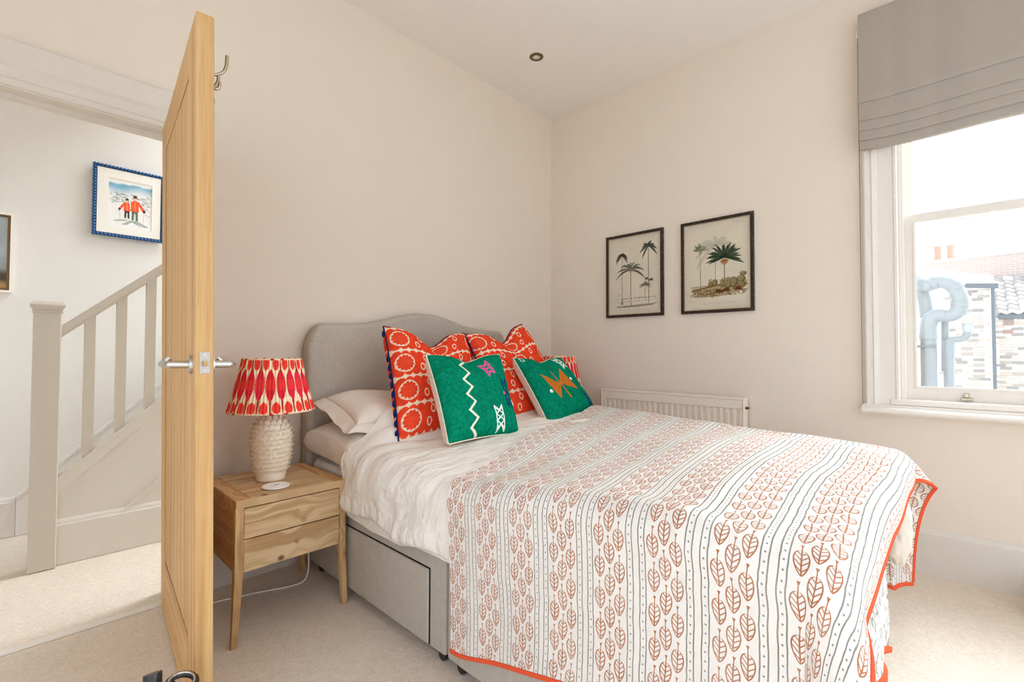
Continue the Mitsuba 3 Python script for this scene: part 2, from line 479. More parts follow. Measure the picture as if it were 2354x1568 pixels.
pr = [(y, DH + .0 + a) for a, y in arch_prof()]
struct('trim_2', cat_([prism(pr, 'x', DX0 - .165, DX1 + .10), prism([(DX1 + .02 + a * .5, y) for a, y in arch_prof()], 'z', 0, DH), prism([(DX0 - .02 - a, y) for a, y in arch_prof()], 'z', 0, DH)]), 'mat_white_paint',
       'wide white moulded architrave over the doorway', 'architrave')
struct('trim_3', bx(DX0, DX1, -.024, .014, -.001, .007, .003), 'mat_sash', 'pale metal threshold strip between the two carpets', 'threshold strip')

# ------------------------------------------------------------------ sash window
wkey = 'window_1'
tag(wkey, 'white sash window in the right wall looking onto brick houses', 'window', kind='structure')
YL, YR, ZT = -2.088, -3.33, 2.785       # outer edges of the architrave


def wpart(name, mesh, mat='mat_sash', smooth=False):
    return put(wkey + '__' + name, mesh, mat, smooth)


def jamb(s, y0):
    """architrave profile in (x, y): s=-1 runs towards the opening on the left side"""
    q = [(0, 0), (-.030, 0), (-.036, .008), (-.036, .020), (-.026, .026), (-.026, .032), (-.036, .038), (-.030, .052), (-.022, .058), (-.022, .120), (-.028, .124), (-.028, .134), (-.02, .138), (0, .138)]
    return [(x, y0 + s * d) for x, d in q]


wpart('architrave', prism(jamb(-1, YL), 'z', .80, ZT))
wpart('architrave', prism(jamb(1, YR), 'z', .80, ZT))
wpart('architrave', bx(-.03, 0, YR, YL, WZ1, ZT, .006))
# linings of the opening
wpart('lining', cat_([bx(-.02, .26, WY1 - .012, WY1, WZ0, WZ1), bx(-.02, .26, WY0, WY0 + .012, WZ0, WZ1), bx(-.02, .26, WY0, WY1, WZ1 - .012, WZ1)]))
wpart('bead', cat_([bx(.0, .02, WY1 - .034, WY1 - .010, WZ0 + .03, WZ1, .004), bx(.0, .02, WY0 + .010, WY0 + .034, WZ0 + .03, WZ1, .004)]))
wpart('sill', cat_([prism([(-.075, .757), (-.083, .766), (-.083, .776), (-.075, .785), (-.04, .788), (-.04, .80), (.24, .80), (.24, .757)], 'y', YR - .02, YL + .012)]))
wpart('inner_sill', bx(-.03, .03, YR + .1, YL - .10, .80, .83, .004))
SY0, SY1 = WY0 + .022, WY1 - .022    # sash outer


def sash(x0, x1, z0, z1, st, br, tr):
    return cat_([bx(x0, x1, SY0, SY0 + st, z0, z1, .003), bx(x0, x1, SY1 - st, SY1, z0, z1, .003), bx(x0, x1, SY0, SY1, z0, z0 + br, .003), bx(x0, x1, SY0, SY1, z1 - tr, z1, .003)])


ls = wpart('lower_sash', sash(.028, .068, .826, 1.752, .045, .065, .045))
us = wpart('upper_sash', sash(.082, .122, 1.712, 2.71, .045, .045, .06))
put(ls + '__glazing_bead', cat_([bx(.024, .03, SY1 - .052, SY1 - .043, .89, 1.708), bx(.024, .03, SY0 + .043, SY0 + .052, .89, 1.708), bx(.024, .03, SY0 + .045, SY1 - .045, .886, .895)]), 'mat_sash')
put(ls + '__pane', grid_mesh(np.array([[[.05, SY0 + .03, .87], [.05, SY0 + .03, 1.72]], [[.05, SY1 - .03, .87], [.05, SY1 - .03, 1.72]]])), 'mat_glass')
put(us + '__pane', grid_mesh(np.array([[[.10, SY0 + .03, 1.74], [.10, SY0 + .03, 2.67]], [[.10, SY1 - .03, 1.74], [.10, SY1 - .03, 2.67]]])), 'mat_glass')
put(us + '__horn', prism([(SY1 - .045, 1.712), (SY1, 1.712), (SY1, 1.64), (SY1 - .012, 1.645), (SY1 - .03, 1.68)], 'x', .082, .122), 'mat_sash')
lk = wpart('sash_lift', cat_([bx(.012, .028, -2.484, -2.442, .838, .850, .002), bx(.0, .014, -2.478, -2.448, .838, .843, .002), bx(.014, .03, -2.472, -2.454, .85, .872, .003)]), 'mat_nickel')
put(wkey + '__stay_cord', tube(bez([(.02, -2.45, 1.70), (.02, -2.48, 1.685), (.02, -2.52, 1.685), (.02, -2.55, 1.705)], 8), .0015, 6), 'mat_steel', True)

# roman blind over the window
bk = 'roman_blind'
tag(bk, 'grey herringbone roman blind partly raised at the top of the sash window', 'blind')
BY0, BY1 = -3.34, -2.084
ys = np.concatenate([np.linspace(BY1, BY1 - .12, 14), np.linspace(BY1 - .16, BY0, 16)])


def fabric(prof, th=.006):
    pr = np.array(prof)
    P = np.zeros((len(ys), len(pr), 3))
    for i, y in enumerate(ys):
        e = math.exp(-(BY1 - y) / .07)
        low = np.clip((2.45 - pr[:, 1]) / .2, 0, 1)
        P[i] = np.stack([pr[:, 0] + .004 * e * low, np.full(len(pr), y), pr[:, 1] + .012 * e * low + .004 * low * math.sin(y * 9)], 1)
    return solid_grid(P, th)


zs = [2.80, 2.335]
put(bk + '__panel', fabric([(-.075, 2.80), (-.082, 2.78), (-.082, 2.6), (-.084, 2.45), (-.092, 2.37), (-.096, 2.345), (-.092, 2.335), (-.082, 2.338)]), 'mat_blind', 40)
for z0, z1, x in ((2.40, 2.237, -.086), (2.30, 2.187, -.081), (2.25, 2.140, -.076), (2.20, 2.095, -.068)):
    put(bk + '__fold', fabric([(x + .02, z0), (x + .004, z0 - .03), (x, (z0 + z1) / 2), (x - .006, z1 + .012), (x - .003, z1 + .002), (x + .006, z1), (x + .014, z1 + .006)]), 'mat_blind', 40)
put(bk + '__headrail', bx(-.072, -.005, BY0, BY1 - .002, 2.76, 2.80, .003), 'mat_blind')
beads = [trimesh.creation.icosphere(1, .0026) for _ in range(2)]
ch = []
for j, yy in enumerate((BY1 + .005,)):
    for z in np.arange(.80, 2.72, .0078):
        b = trimesh.creation.box((.0036, .0036, .0048)); b.apply_translation((-.052 - .006 * j, yy, z)); ch.append(b)
put(bk + '__pull_chain', cat_(ch), 'mat_bronze')
put(bk + '__chain_bracket', bx(-.06, -.0, BY1 - .003, BY1 + .012, 2.70, 2.74, .003), 'mat_white_plastic')

# ------------------------------------------------------------------ door leaf, leaning open into the room
hinge = np.array([-2.620, -.03, 0.0])
lead = np.array([-2.7045, -.948, 0.0])
e1 = (lead - hinge); DW = np.linalg.norm(e1); e1 /= DW
e2 = np.array([-e1[1], e1[0], 0.0])     # towards +x : room side
if e2[0] < 0: e2 = -e2
lean = -0.0135


def dmat():
    M = np.eye(4)
    M[:3, 0] = e1; M[:3, 1] = e2; M[:3, 2] = [lean, 0, 1]
    M[:3, 3] = hinge - np.array([lean, 0, 0]) * 1.0
    return M


DM = dmat()
dk = 'door_1'
tag(dk, 'tall oak door with vertical grooves standing open into the bedroom', 'door', kind='structure')


def dpart(name, mesh, mat, smooth=False):
    mesh = mesh.copy(); mesh.apply_transform(DM)
    return put(dk + '__' + name, mesh, mat, smooth)


DT = .042   # leaf: local x 0..DW, y 0..DT, z .008..1.985
Z0, Z1 = .010, 1.985
ST, TR, BRR = .138, .120, .22
dpart('stile', bx(0, ST, 0, DT, Z0, Z1, .0015), 'mat_oak')
dpart('stile', bx(DW - ST, DW, 0, DT, Z0, Z1, .0015), 'mat_oak')
dpart('rail', bx(ST, DW - ST, .0005, DT - .0005, Z1 - TR, Z1, .001), 'mat_oak_rail')
dpart('rail', bx(ST, DW - ST, .0005, DT - .0005, Z0, Z0 + BRR, .001), 'mat_oak_rail')
npl = 7
pw = (DW - 2 * ST) / npl
for i in range(npl):
    dpart('plank', bx(ST + i * pw + .0034, ST + (i + 1) * pw - .0034, .0025, DT - .0025, Z0 + BRR + .004, Z1 - TR - .004, .0012), 'mat_oak')
dpart('core', bx(ST - .01, DW - ST + .01, .0042, DT - .0042, Z0 + .1, Z1 - .1), 'mat_groove')
# levers
def lever(side):
    y = 0.0 if side < 0 else DT
    rose = trimesh.creation.cylinder(.026, .009, sections=40)
    rose.apply_transform(trimesh.transformations.rotation_matrix(PI / 2, (1, 0, 0)))
    xl = DW - .060
    rose.apply_translation((xl, y + side * .0045, 1.022))
    neck = tube([(xl, y, 1.022), (xl, y + side * .050, 1.022)], .0105, 20)
    bar = tube(bez([(xl, y + side * .030, 1.022), (xl, y + side * .046, 1.022), (xl - .010, y + side * .056, 1.022), (xl - .03, y + side * .058, 1.022), (xl - .118, y + side * .058, 1.022)], 8), .0098, 20)
    h = dpart('lever_handle', cat_([neck, bar]), 'mat_steel', 40)
    mm = rose; mm.apply_transform(DM)
    put(h + '__rose', mm, 'mat_steel', 40)
    # the shorter lever end that turns up
    tip = tube(bez([(xl - .118, y + side * .058, 1.022), (xl - .126, y + side * .052, 1.026), (xl - .128, y + side * .040, 1.038)], 6), .0098, 16)
    tip.apply_transform(DM)
    put(h + '__tip', tip, 'mat_steel', 40)


lever(-1); lever(1)
lp = dpart('latch_plate', bx(DW - .001, DW + .0015, .009, .034, .998, 1.057, .0006), 'mat_dull_steel')
mm = prism([(0, 0), (.012, 0), (.012, .004), (0, .011)], 'z', 0, .013)
mm.apply_translation((DW, .0165, 1.019)); mm.vertices[:, [0, 1]] = np.stack([DW + (mm.vertices[:, 1] - .0165), .0165 + (mm.vertices[:, 0] - DW)], 1); mm.fix_normals()
mm.apply_transform(DM); put(lp + '__latch_bolt', mm, 'mat_brass')
for zz in (1.006, 1.049):
    s = trimesh.creation.cylinder(.003, .001, sections=12); s.apply_transform(trimesh.transformations.rotation_matrix(PI / 2, (0, 1, 0))); s.apply_translation((DW + .0018, .0215, zz)); s.apply_transform(DM)
    put(lp + '__screw', s, 'mat_nickel', 40)
# coat hook on the room side of the door
hk = 'coat_hook'
tag(hk, 'brushed nickel double coat hook fixed high on the open oak door', 'coat hook')


def hpart(name, mesh, sm=40):
    mesh.apply_translation((0, 0, -.014)); mesh.apply_transform(DM); put(hk + '__' + name, mesh, 'mat_nickel', sm)


hx = DW - .075
hpart('back_plate', bx(hx - .02, hx + .02, DT, DT + .006, 1.79, 1.90, .002))
hpart('upper_hook', tube(bez([(hx, DT + .004, 1.875), (hx, DT + .018, 1.880), (hx + .0, DT + .034, 1.893), (hx, DT + .042, 1.915), (hx, DT + .044, 1.945)], 8), np.linspace(.0040, .0046, 33), 12))
hpart('lower_hook', tube(bez([(hx, DT + .021, 1.880), (hx, DT + .022, 1.865), (hx, DT + .015, 1.846), (hx, DT + .004, 1.832)], 8), .0045, 12))
hpart('side_hook', tube(bez([(hx + .012, DT + .004, 1.832), (hx + .014, DT + .014, 1.830), (hx + .015, DT + .021, 1.836), (hx + .016, DT + .023, 1.852)], 8), .0042, 12))
hpart('side_hook', tube(bez([(hx - .012, DT + .004, 1.80), (hx - .013, DT + .009, 1.797), (hx - .014, DT + .011, 1.802), (hx - .014, DT + .011, 1.812)], 8), .0042, 12))

# ------------------------------------------------------------------ landing: stairs and balustrade
sk = 'staircase'
tag(sk, 'pale painted staircase with newel post and square balusters beyond the doorway', 'staircase')


def spart(name, mesh, mat='mat_hall_paint', smooth=False):
    return put(sk + '__' + name, mesh, mat, smooth)


NP = (-2.985, -2.887, .765, .863)
n_ = spart('newel_post', bx(NP[0], NP[1], NP[2], NP[3], 0, 1.25, .004))


def frustum(c, w0, w1, z0, z1):
    p = [[c[0] + sx * w, c[1] + sy * w, z] for w, z in ((w0, z0), (w1, z1)) for sx in (-1, 1) for sy in (-1, 1)]
    return hull(p)


nc = ((NP[0] + NP[1]) / 2, (NP[2] + NP[3]) / 2)
put(n_ + '__cap', cat_([frustum(nc, .054, .054, 1.245, 1.250), frustum(nc, .051, .053, 1.250, 1.256), frustum(nc, .051, .062, 1.256, 1.276), frustum(nc, .062, .062, 1.276, 1.282), frustum(nc, .062, .052, 1.282, 1.297)]), 'mat_hall_paint')
SL = .905


def slope_box(x0, x1, zc, h, y0, y1, sl=SL, c=0):
    """a board rising along x, h measured upright"""
    return prism([(x0, zc - h / 2), (x1, zc - h / 2 + sl * (x1 - x0)), (x1, zc + h / 2 + sl * (x1 - x0)), (x0, zc + h / 2)], 'y', y0, y1)


XE = -1.55
hr = cat_([slope_box(-2.888, XE, 1.137, .030, .785, .843), slope_box(-2.888, XE, 1.158, .040, .777, .851), slope_box(-2.888, XE, 1.176, .012, .785, .843)])
spart('handrail', hr)
for i in range(9):
    xc = -2.779 + i * .1252
    zb = .435 + SL * (xc - .021 + 2.887)
    spart('baluster', prism([(xc - .021, zb), (xc + .021, zb + SL * .042), (xc + .021, zb + SL * .042 + .70), (xc - .021, zb + .70)], 'y', .793, .835))
st_ = spart('string', cat_([slope_box(-2.888, XE, .395, .074, .788, .842), slope_box(-2.888, XE, .425, .014, .780, .850)]), 'mat_white_paint')
spart('side_panel', prism([(-2.888, .20), (XE, .20), (XE, .37 + SL * (XE + 2.888)), (-2.888, .37)], 'y', .814, .83), 'mat_white_paint')
spart('skirting', prism([(.814 - a, z) for a, z in skirt(.222, .018)], 'x', -2.888, XE), 'mat_white_paint')
spart('panel_moulding', slope_box(-2.63, -2.05, .205, .020, .800, .815, .86), 'mat_white_paint')
spart('wall_string', cat_([prism([(-3.025, 0.0), (-2.75, 0.0), (XE, .2 + .93 * (XE + 2.75)), (XE, .40 + .93 * (XE + 2.851)), (-2.851, .385), (-3.025, .218)], 'y', 1.478, 1.5), prism([(-3.025, .206), (-2.851, .372), (XE, .388 + .93 * (XE + 2.851)), (XE, .408 + .93 * (XE + 2.851)), (-2.851, .392), (-3.025, .226)], 'y', 1.468, 1.5)]), 'mat_hall_wall')
for i in range(6):
    x0 = -2.86 + .225 * i
    spart('step', bx(x0, x0 + .26, .835, 1.478, max(0, .205 * i), .205 * (i + 1), .012), 'mat_hall_wall')
struct('baseboard_hall', prism([(1.5 - a, z) for a, z in skirt(.222, .02)], 'x', -4.6, -3.026), 'mat_white_paint', 'white skirting board along the landing wall', 'skirting board')

# ------------------------------------------------------------------ flat prints as coloured meshes
def canvas(W, H, n, base, layers, grain=.03, seed=3):
    """a flat W x H sheet (x right, y up, z 0): base colour, then every (shape, colour, opacity) in order"""
    nx = n; ny = int(n * H / W)
    x, y = np.meshgrid(np.linspace(0, W, nx), np.linspace(0, H, ny), indexing='ij')
    C = base(x, y) if callable(base) else np.broadcast_to(np.array(base, float), x.shape + (3,)).copy()
    for shp, c, a in layers:
        if shp.is_empty: continue
        x0, y0, x1, y1 = shp.bounds
        i0, i1 = np.searchsorted(x[:, 0], [x0, x1]); j0, j1 = np.searchsorted(y[0], [y0, y1])
        i1 = min(i1 + 1, nx); j1 = min(j1 + 1, ny)
        shapely.prepare(shp)
        on = shapely.contains_xy(shp, x[i0:i1, j0:j1], y[i0:i1, j0:j1])[..., None] * a
        C[i0:i1, j0:j1] = C[i0:i1, j0:j1] * (1 - on) + np.array(c) * on
    C = np.clip(C * (1 + grain * npfbm(x, y, 0, 60, 2, seed)[..., None]), 0, 1)
    P = np.stack([x, y, np.zeros_like(x)], -1)
    return P, C.reshape(-1, 3)


def blade(x, y, ang, L, w, bend=.3):
    """a curved frond"""
    t = np.linspace(0, 1, 12)
    px = x + L * (np.cos(ang) * t) ; py = y + L * (np.sin(ang) * t - bend * t * t)
    dx = np.gradient(px); dy = np.gradient(py); d = np.hypot(dx, dy) + 1e-9
    hw = w * np.sin(PI * np.clip(t, .02, .98)) ** .8
    return Polygon(np.vstack([np.stack([px - dy / d * hw, py + dx / d * hw], 1), np.stack([px + dy / d * hw, py - dx / d * hw], 1)[::-1]])).buffer(0)


def palm(x, y0, y1, L, w, n, col, tr, a0=-.3, a1=PI + .3, bend=.35, seed=0, tw=.0018):
    r = random.Random(seed)
    out = [(LineString([(x + .002, y0), (x, (y0 + y1) / 2), (x, y1)]).buffer(tw), tr, .9)]
    for i in range(n):
        a = a0 + (a1 - a0) * i / (n - 1) + r.uniform(-.1, .1)
        l = L * r.uniform(.8, 1.1)
        b = blade(x, y1, a, l, w, bend)
        out.append((b, [c * r.uniform(.7, 1.2) for c in col], .92))
        t = np.linspace(0, .95, 6)
        out.append((LineString([(x + l * math.cos(a) * q, y1 + l * (math.sin(a) * q - bend * q * q)) for q in t]).buffer(.0006), [c * 1.8 for c in col], .8))
    return out


PAPER = np.array(lin(206, 198, 180))


def paper(W, H):
    def f(x, y):
        e = np.minimum(np.minimum(x, W - x), np.minimum(y, H - y))
        s = (npfbm(x, y, 1, 9, 3, 5) * .10)[..., None]
        c = PAPER * (1 + s)
        return c * (1 - .18 * np.exp(-e / .018))[..., None] * np.array([1, .985, .96]) ** (np.exp(-e / .03))[..., None]
    return f


def scribble(x0, x1, y, h, n, seed):
    r = random.Random(seed)
    return [(LineString([(x0 + (x1 - x0) * i / n, y + r.uniform(-h, h) * .2), (x0 + (x1 - x0) * (i + .7) / n, y + r.uniform(-h, h) * .2)]).buffer(h * .28), lin(120, 108, 92), .6) for i in range(n)]


def wall_picture(key, y0, y1, z0, z1, print_P, print_C, fw, mat, label, cat='picture', group=None):
    """a framed print on the right wall (plane x = 0)"""
    key = fix(key); tag(key, label, cat, group)
    x = -.022
    outer = sbox(y0, z0, y1, z1); inner = sbox(y0 + fw, z0 + fw, y1 - fw, z1 - fw)
    fr = prism(outer.difference(inner), 'x', x, -.001)
    lip = prism(sbox(y0 + fw, z0 + fw, y1 - fw, z1 - fw).difference(sbox(y0 + fw + .003, z0 + fw + .003, y1 - fw - .003, z1 - fw - .003)), 'x', x + .004, -.003)
    put(key + '__frame', cat_([fr]), mat)
    put(key + '__inner_lip', lip, 'mat_nickel')
    put(key + '__backing', bx(-.006, -.001, y0 + fw, y1 - fw, z0 + fw, z1 - fw), 'mat_dark')
    P = print_P
    Wd = P[..., 0].max(); Hd = P[..., 1].max()
    Q = np.stack([np.full(P.shape[:2], -.010), y1 - fw - P[..., 0] / Wd * (y1 - y0 - 2 * fw), z0 + fw + P[..., 1] / Hd * (z1 - z0 - 2 * fw)], -1)
    put(key + '__print', grid_mesh(Q), 'mat_vcol', True, color=print_C)


GD, GM, TK = lin(52, 56, 48), lin(86, 88, 78), lin(110, 100, 84)
L1 = []
W1, H1 = .42, .565      # a sheet seen left to right
L1 += [(Polygon([(.06, .062), (.37, .072), (.40, .082), (.36, .058), (.2, .05), (.08, .052)]), lin(120, 112, 88), .8)]
L1 += [(LineString([(.055, .09), (.39, .098)]).buffer(.0012), TK, .8), (LineString([(.055, .112), (.39, .118)]).buffer(.002), lin(140, 128, 98), .7)]
for i in range(26):
    L1 += [(Point(.10 + .28 * rng.random(), .112 + .008 * rng.random()).buffer(.0035), GM, .6)]
L1 += palm(.112, .075, .43, .050, .0062, 10, GD, TK, -.3, PI + .3, .75, 1)
L1 += palm(.325, .075, .475, .066, .0072, 9, GD, TK, -.5, PI + .7, .55, 2, .003)
L1 += palm(.183, .065, .315, .130, .0055, 16, GM, TK, .05, PI - .05, .60, 3, .0024)
L1 += palm(.298, .10, .20, .05, .004, 9, GM, TK, .1, PI - .1, .5, 4)
L1 += palm(.31, .18, .245, .018, .003, 7, GD, TK, -.3, PI + .3, .3, 5, .0008) + palm(.345, .18, .235, .018, .003, 7, GD, TK, -.3, PI + .3, .3, 6, .0008)
L1 += [(Polygon([(.10, .075), (.112, .115), (.124, .075)]), TK, .8), (Polygon([(.166, .33), (.183, .29), (.20, .33)]), lin(150, 110, 70), .6)]
for q in ((.07, .135), (.083, .143), (.094, .14)): L1 += [(LineString([(q[0] - .006, q[1] + .003), q, (q[0] + .006, q[1] + .003)]).buffer(.001), GD, .8)]
L1 += scribble(.09, .33, .033, .004, 14, 8)
P1, C1 = canvas(W1, H1, 230, paper(W1, H1), L1)
wall_picture('palm_print', -.987, -.540, 1.312, 1.912, P1, C1, .018, 'mat_frame_dark', 'smaller-looking dark framed palm print showing three tall palms on a beach, nearest the room corner')
L2 = []
BRN, RST, OLV = lin(104, 82, 50), lin(96, 48, 28), lin(128, 116, 80)
L2 += [(Polygon([(.05, .125), (.09, .10), (.07, .085), (.2, .082), (.30, .09), (.37, .115), (.40, .15), (.385, .19), (.30, .165), (.2, .155), (.13, .15), (.055, .145)]), lin(156, 138, 102), .9)]
L2 += [(LineString([(.05, .152), (.13, .155), (.2, .15)]).buffer(.003), lin(120, 110, 80), .8), (LineString([(.052, .128), (.11, .138), (.17, .15), (.24, .158)]).buffer(.005), lin(110, 80, 40), .85)]
for i in range(150):
    a, b = rng.random(), rng.random()
    X = .06 + .33 * a; Y = .085 + (.03 + .055 * a) * b
    L2 += [(blade(X, Y, rng.uniform(-.4, PI + .4), rng.uniform(.010, .03), .003, .2), [BRN, RST, lin(90, 60, 34), OLV][rng.randrange(4)], .75)]
for (X, Y, r, s) in ((.175, .165, .018, 1.2), (.20, .172, .02, 1.1), (.285, .165, .026, 1.3), (.318, .165, .024, 1.4), (.25, .165, .016, 1.6), (.362, .185, .026, .8), (.365, .150, .024, .8), (.375, .215, .020, .7)):
    el = affinity.scale(Point(X, Y).buffer(r), 1, s)
    L2 += [(el, lin(100, 84, 56), .9), (affinity.translate(affinity.scale(el, .7, .8), -.003, .004), lin(150, 134, 96), .85)]
    for q in (-.4, 0, .4): L2 += [(affinity.scale(Point(X + q * r, Y - .002).buffer(.0012), 1, r * s * 500), lin(120, 102, 66), .5)]
for i in range(90):
    X = rng.uniform(.16, .385); Y = rng.uniform(.145, .195 if X < .34 else .225)
    L2 += [(blade(X, Y, rng.uniform(.2, PI - .2), rng.uniform(.008, .018), .0022, .3), [lin(84, 68, 42), lin(112, 96, 62), lin(70, 60, 44)][rng.randrange(3)], .6)]
for X, Y in ((.27, .115), (.345, .118), (.225, .11)):
    for j in range(11): L2 += [(blade(X, Y, .1 + j * .3, .028, .004, .15), RST, .85)]
L2 += palm(.108, .15, .385, .062, .0045, 13, lin(92, 104, 70), TK, .25, PI - .25, .15, 11, .002)
L2 += [(Polygon([(.098, .37), (.108, .40), (.118, .37), (.112, .365), (.104, .365)]), lin(140, 104, 60), .8)]
big = []
for a in (.2, .55, 1.0, 1.57, 2.3, 2.75, 3.1, 3.6):
    f = blade(.205, .41, a, .13, .009, .6)
    big += [(f, lin(170, 166, 150), .55), (f.boundary.buffer(.0007), lin(110, 104, 88), .8)]
L2 += [(LineString([(.206, .12), (.205, .41)]).buffer(.0015), TK, .9)] + big
L2 += palm(.262, .13, .325, .122, .0080, 21, lin(40, 54, 38), lin(130, 112, 84), -.12, PI + .12, .22, 13, .0035)
L2 += [(LineString([(.262 + .03 * math.cos(a), .325 + .03 * math.sin(a)), (.262 + .075 * math.cos(a), .325 + .075 * math.sin(a) - .006)]).buffer(.0008), lin(130, 140, 112), .5) for a in np.linspace(.1, PI - .1, 17)]
for j in range(10): L2 += [(blade(.262, .315, PI + .2 + j * .31, .03, .004, .25), lin(150, 98, 50), .85)]
L2 += scribble(.1, .34, .042, .0035, 16, 9) + scribble(.03, .08, .06, .003, 4, 10) + scribble(.33, .40, .535, .003, 5, 12)
P2, C2 = canvas(W1, H1, 260, paper(W1, H1), L2)
wall_picture('palm_print', -1.559, -1.114, 1.310, 1.908, P2, C2, .018, 'mat_frame_dark', 'dark framed palm print with rocks and a dark green palm, the one nearer the window')
# pictures on the landing wall (plane y = 1.5)
def ski_art():
    W, H = .30, .295
    sky_c, snow = np.array(lin(120, 172, 196)), np.array(lin(236, 234, 230))
    def base(x, y):
        t = sstep(.19, .27, y + .012 * np.sin(x * 22))[..., None]
        n = npfbm(x, y, 2, 18, 3, 9)[..., None]
        c = snow * (1 - t) + (sky_c * (1 + .25 * n)) * t
        fade = sstep(.262, .28, y + .01 * npfbm(x, y, 0, 30, 2, 3))[..., None]
        return c * (1 - fade) + np.array(lin(240, 238, 234)) * fade
    L = []
    r = random.Random(4)
    for i in range(170):
        X, Y = r.uniform(.01, .29), r.uniform(.15, .215)
        if Y - .15 < .18 * abs(X - .15) - .02: continue
        L.append((LineString([(X, Y), (X + r.uniform(.006, .022), Y - r.uniform(0, .008))]).buffer(r.uniform(.0008, .0026)), [lin(120, 150, 146), lin(160, 178, 172), lin(84, 110, 108), lin(176, 190, 190)][r.randrange(4)], .7))
    for i in range(26):
        X, Y = r.uniform(.23, .29), r.uniform(.085, .15)
        L.append((LineString([(X, Y), (X + .006, Y - .004)]).buffer(.001), lin(70, 74, 76), .7))
    OR, BK, GN, SK = lin(238, 88, 36), lin(44, 40, 40), lin(92, 112, 100), lin(232, 190, 160)
    def person(x, y, s, jacket, trousers, arm):
        o = []
        for d in (-1, 1): o.append((Polygon([(x + d * .003 * s, y + .05 * s), (x + d * .006 * s, y), (x + d * .021 * s, y - .002), (x + d * .019 * s, y + .055 * s)]), trousers, .95))
        o.append((sbox(x - .018 * s, y + .040 * s, x + .018 * s, y + .058 * s), trousers, .95))
        o.append((Polygon([(x - .028 * s, y + .05 * s), (x + .026 * s, y + .05 * s), (x + .022 * s, y + .108 * s), (x, y + .116 * s), (x - .024 * s, y + .106 * s)]), jacket, .95))
        for d in arm:
            o.append((LineString([(x + d * .020 * s, y + .102 * s), (x + d * .042 * s, y + .08 * s), (x + d * .056 * s, y + .062 * s)]).buffer(.009 * s), jacket, .95))
            o.append((Point(x + d * .060 * s, y + .058 * s).buffer(.009 * s), BK, .9))
            o.append((LineString([(x + d * .060 * s, y + .06 * s), (x + d * .054 * s, y - .01)]).buffer(.0012), lin(120, 120, 122), .7))
        o.append((Point(x, y + .128 * s).buffer(.013 * s), SK, .95))
        o.append((Polygon([(x - .014 * s, y + .128 * s), (x + .014 * s, y + .128 * s), (x + .012 * s, y + .142 * s), (x, y + .146 * s), (x - .012 * s, y + .142 * s)]), BK, .9))
        o.append((LineString([(x, y + .11 * s), (x + .002, y + .056 * s)]).buffer(.003), lin(246, 170, 120), .7))
        return o
    for q in ([(.03, .038), (.10, .052), (.15, .048), (.05, .034)], [(.09, .02), (.15, .05), (.17, .045), (.12, .018)], [(.16, .045), (.25, .018), (.28, .022), (.19, .056)], [(.14, .05), (.22, .016), (.235, .012), (.17, .05)]):
        L.append((Polygon(q), lin(150, 160, 160), .8))
    L += person(.126, .062, .85, OR, BK, (-1,)) + person(.180, .055, 1.08, OR, GN, (1,))
    return canvas(W, H, 240, base, L)


tag('ski_picture', 'painting of two skiers in orange jackets in a blue bobbin frame on the landing wall', 'picture')
SX0, SX1, SZ0, SZ1 = -2.722, -2.372, 1.797, 2.235
def yflat(P, x0, x1, z0, z1, y):
    Wd, Hd = P[..., 0].max(), P[..., 1].max()
    return np.stack([x0 + P[..., 0] / Wd * (x1 - x0), np.full(P.shape[:2], y), z0 + P[..., 1] / Hd * (z1 - z0)], -1)
put('ski_picture__back_board', bx(SX0 + .006, SX1 - .006, 1.474, 1.499, SZ0 + .006, SZ1 - .006), 'mat_blue_bead')
fr_in = sbox(SX0 + .013, SZ0 + .013, SX1 - .013, SZ1 - .013)
mat_hole = sbox(SX0 + .068, SZ0 + .06, SX1 - .060, SZ1 - .070)
put('ski_picture__mount', prism(fr_in.difference(mat_hole), 'y', 1.470, 1.475), 'mat_pale_frame')
Ps, Cs = ski_art()
put('ski_picture__painting', grid_mesh(yflat(Ps, SX0 + .067, SX1 - .059, SZ0 + .059, SZ1 - .069, 1.4735)), 'mat_vcol', True, color=Cs)
bead = trimesh.creation.icosphere(2, 1.0)
bead.apply_scale((.0105, .0125, .0105))
bd = mikit.ply(bead, 'mat_blue_bead', smooth=True)
nb = 24
for i in range(nb):
    z = SZ0 + (SZ1 - SZ0) * i / (nb - 1)
    for xx in (SX0, SX1): again('ski_picture__bead', bd, T().translate([xx, 1.474, z]))
nh = 19
for i in range(1, nh):
    xx = SX0 + (SX1 - SX0) * i / nh
    for z in (SZ0, SZ1): again('ski_picture__bead', bd, T().translate([xx, 1.474, z]))

tag('landscape_picture', 'pale framed landscape picture on the landing wall, cut off by the photo edge', 'picture')
LX0, LX1, LZ0, LZ1 = -3.42, -3.062, 1.388, 1.84
put('landscape_picture__frame', prism(sbox(LX0, LZ0, LX1, LZ1).difference(sbox(LX0 + .012, LZ0 + .012, LX1 - .012, LZ1 - .012)), 'y', 1.465, 1.499), 'mat_pale_frame')
put('landscape_picture__slip', prism(sbox(LX0 + .012, LZ0 + .012, LX1 - .012, LZ1 - .012).difference(sbox(LX0 + .024, LZ0 + .024, LX1 - .024, LZ1 - .024)), 'y', 1.478, 1.499), 'mat_bronze')
def land(x, y):
    t = sstep(.10, .16, y + .02 * np.sin(x * 25))[..., None]; n = npfbm(x, y, 1, 14, 3, 2)[..., None]
    low = sstep(.02, .06, y)[..., None]
    g = np.array(lin(190, 160, 110)) * (1 - low) + np.array(lin(92, 84, 70)) * low
    return np.clip((g * (1 - t) + np.array(lin(176, 188, 192)) * t) * (1 + .3 * n), 0, 1)
Pl, Cl = canvas(.33, .43, 120, land, [])
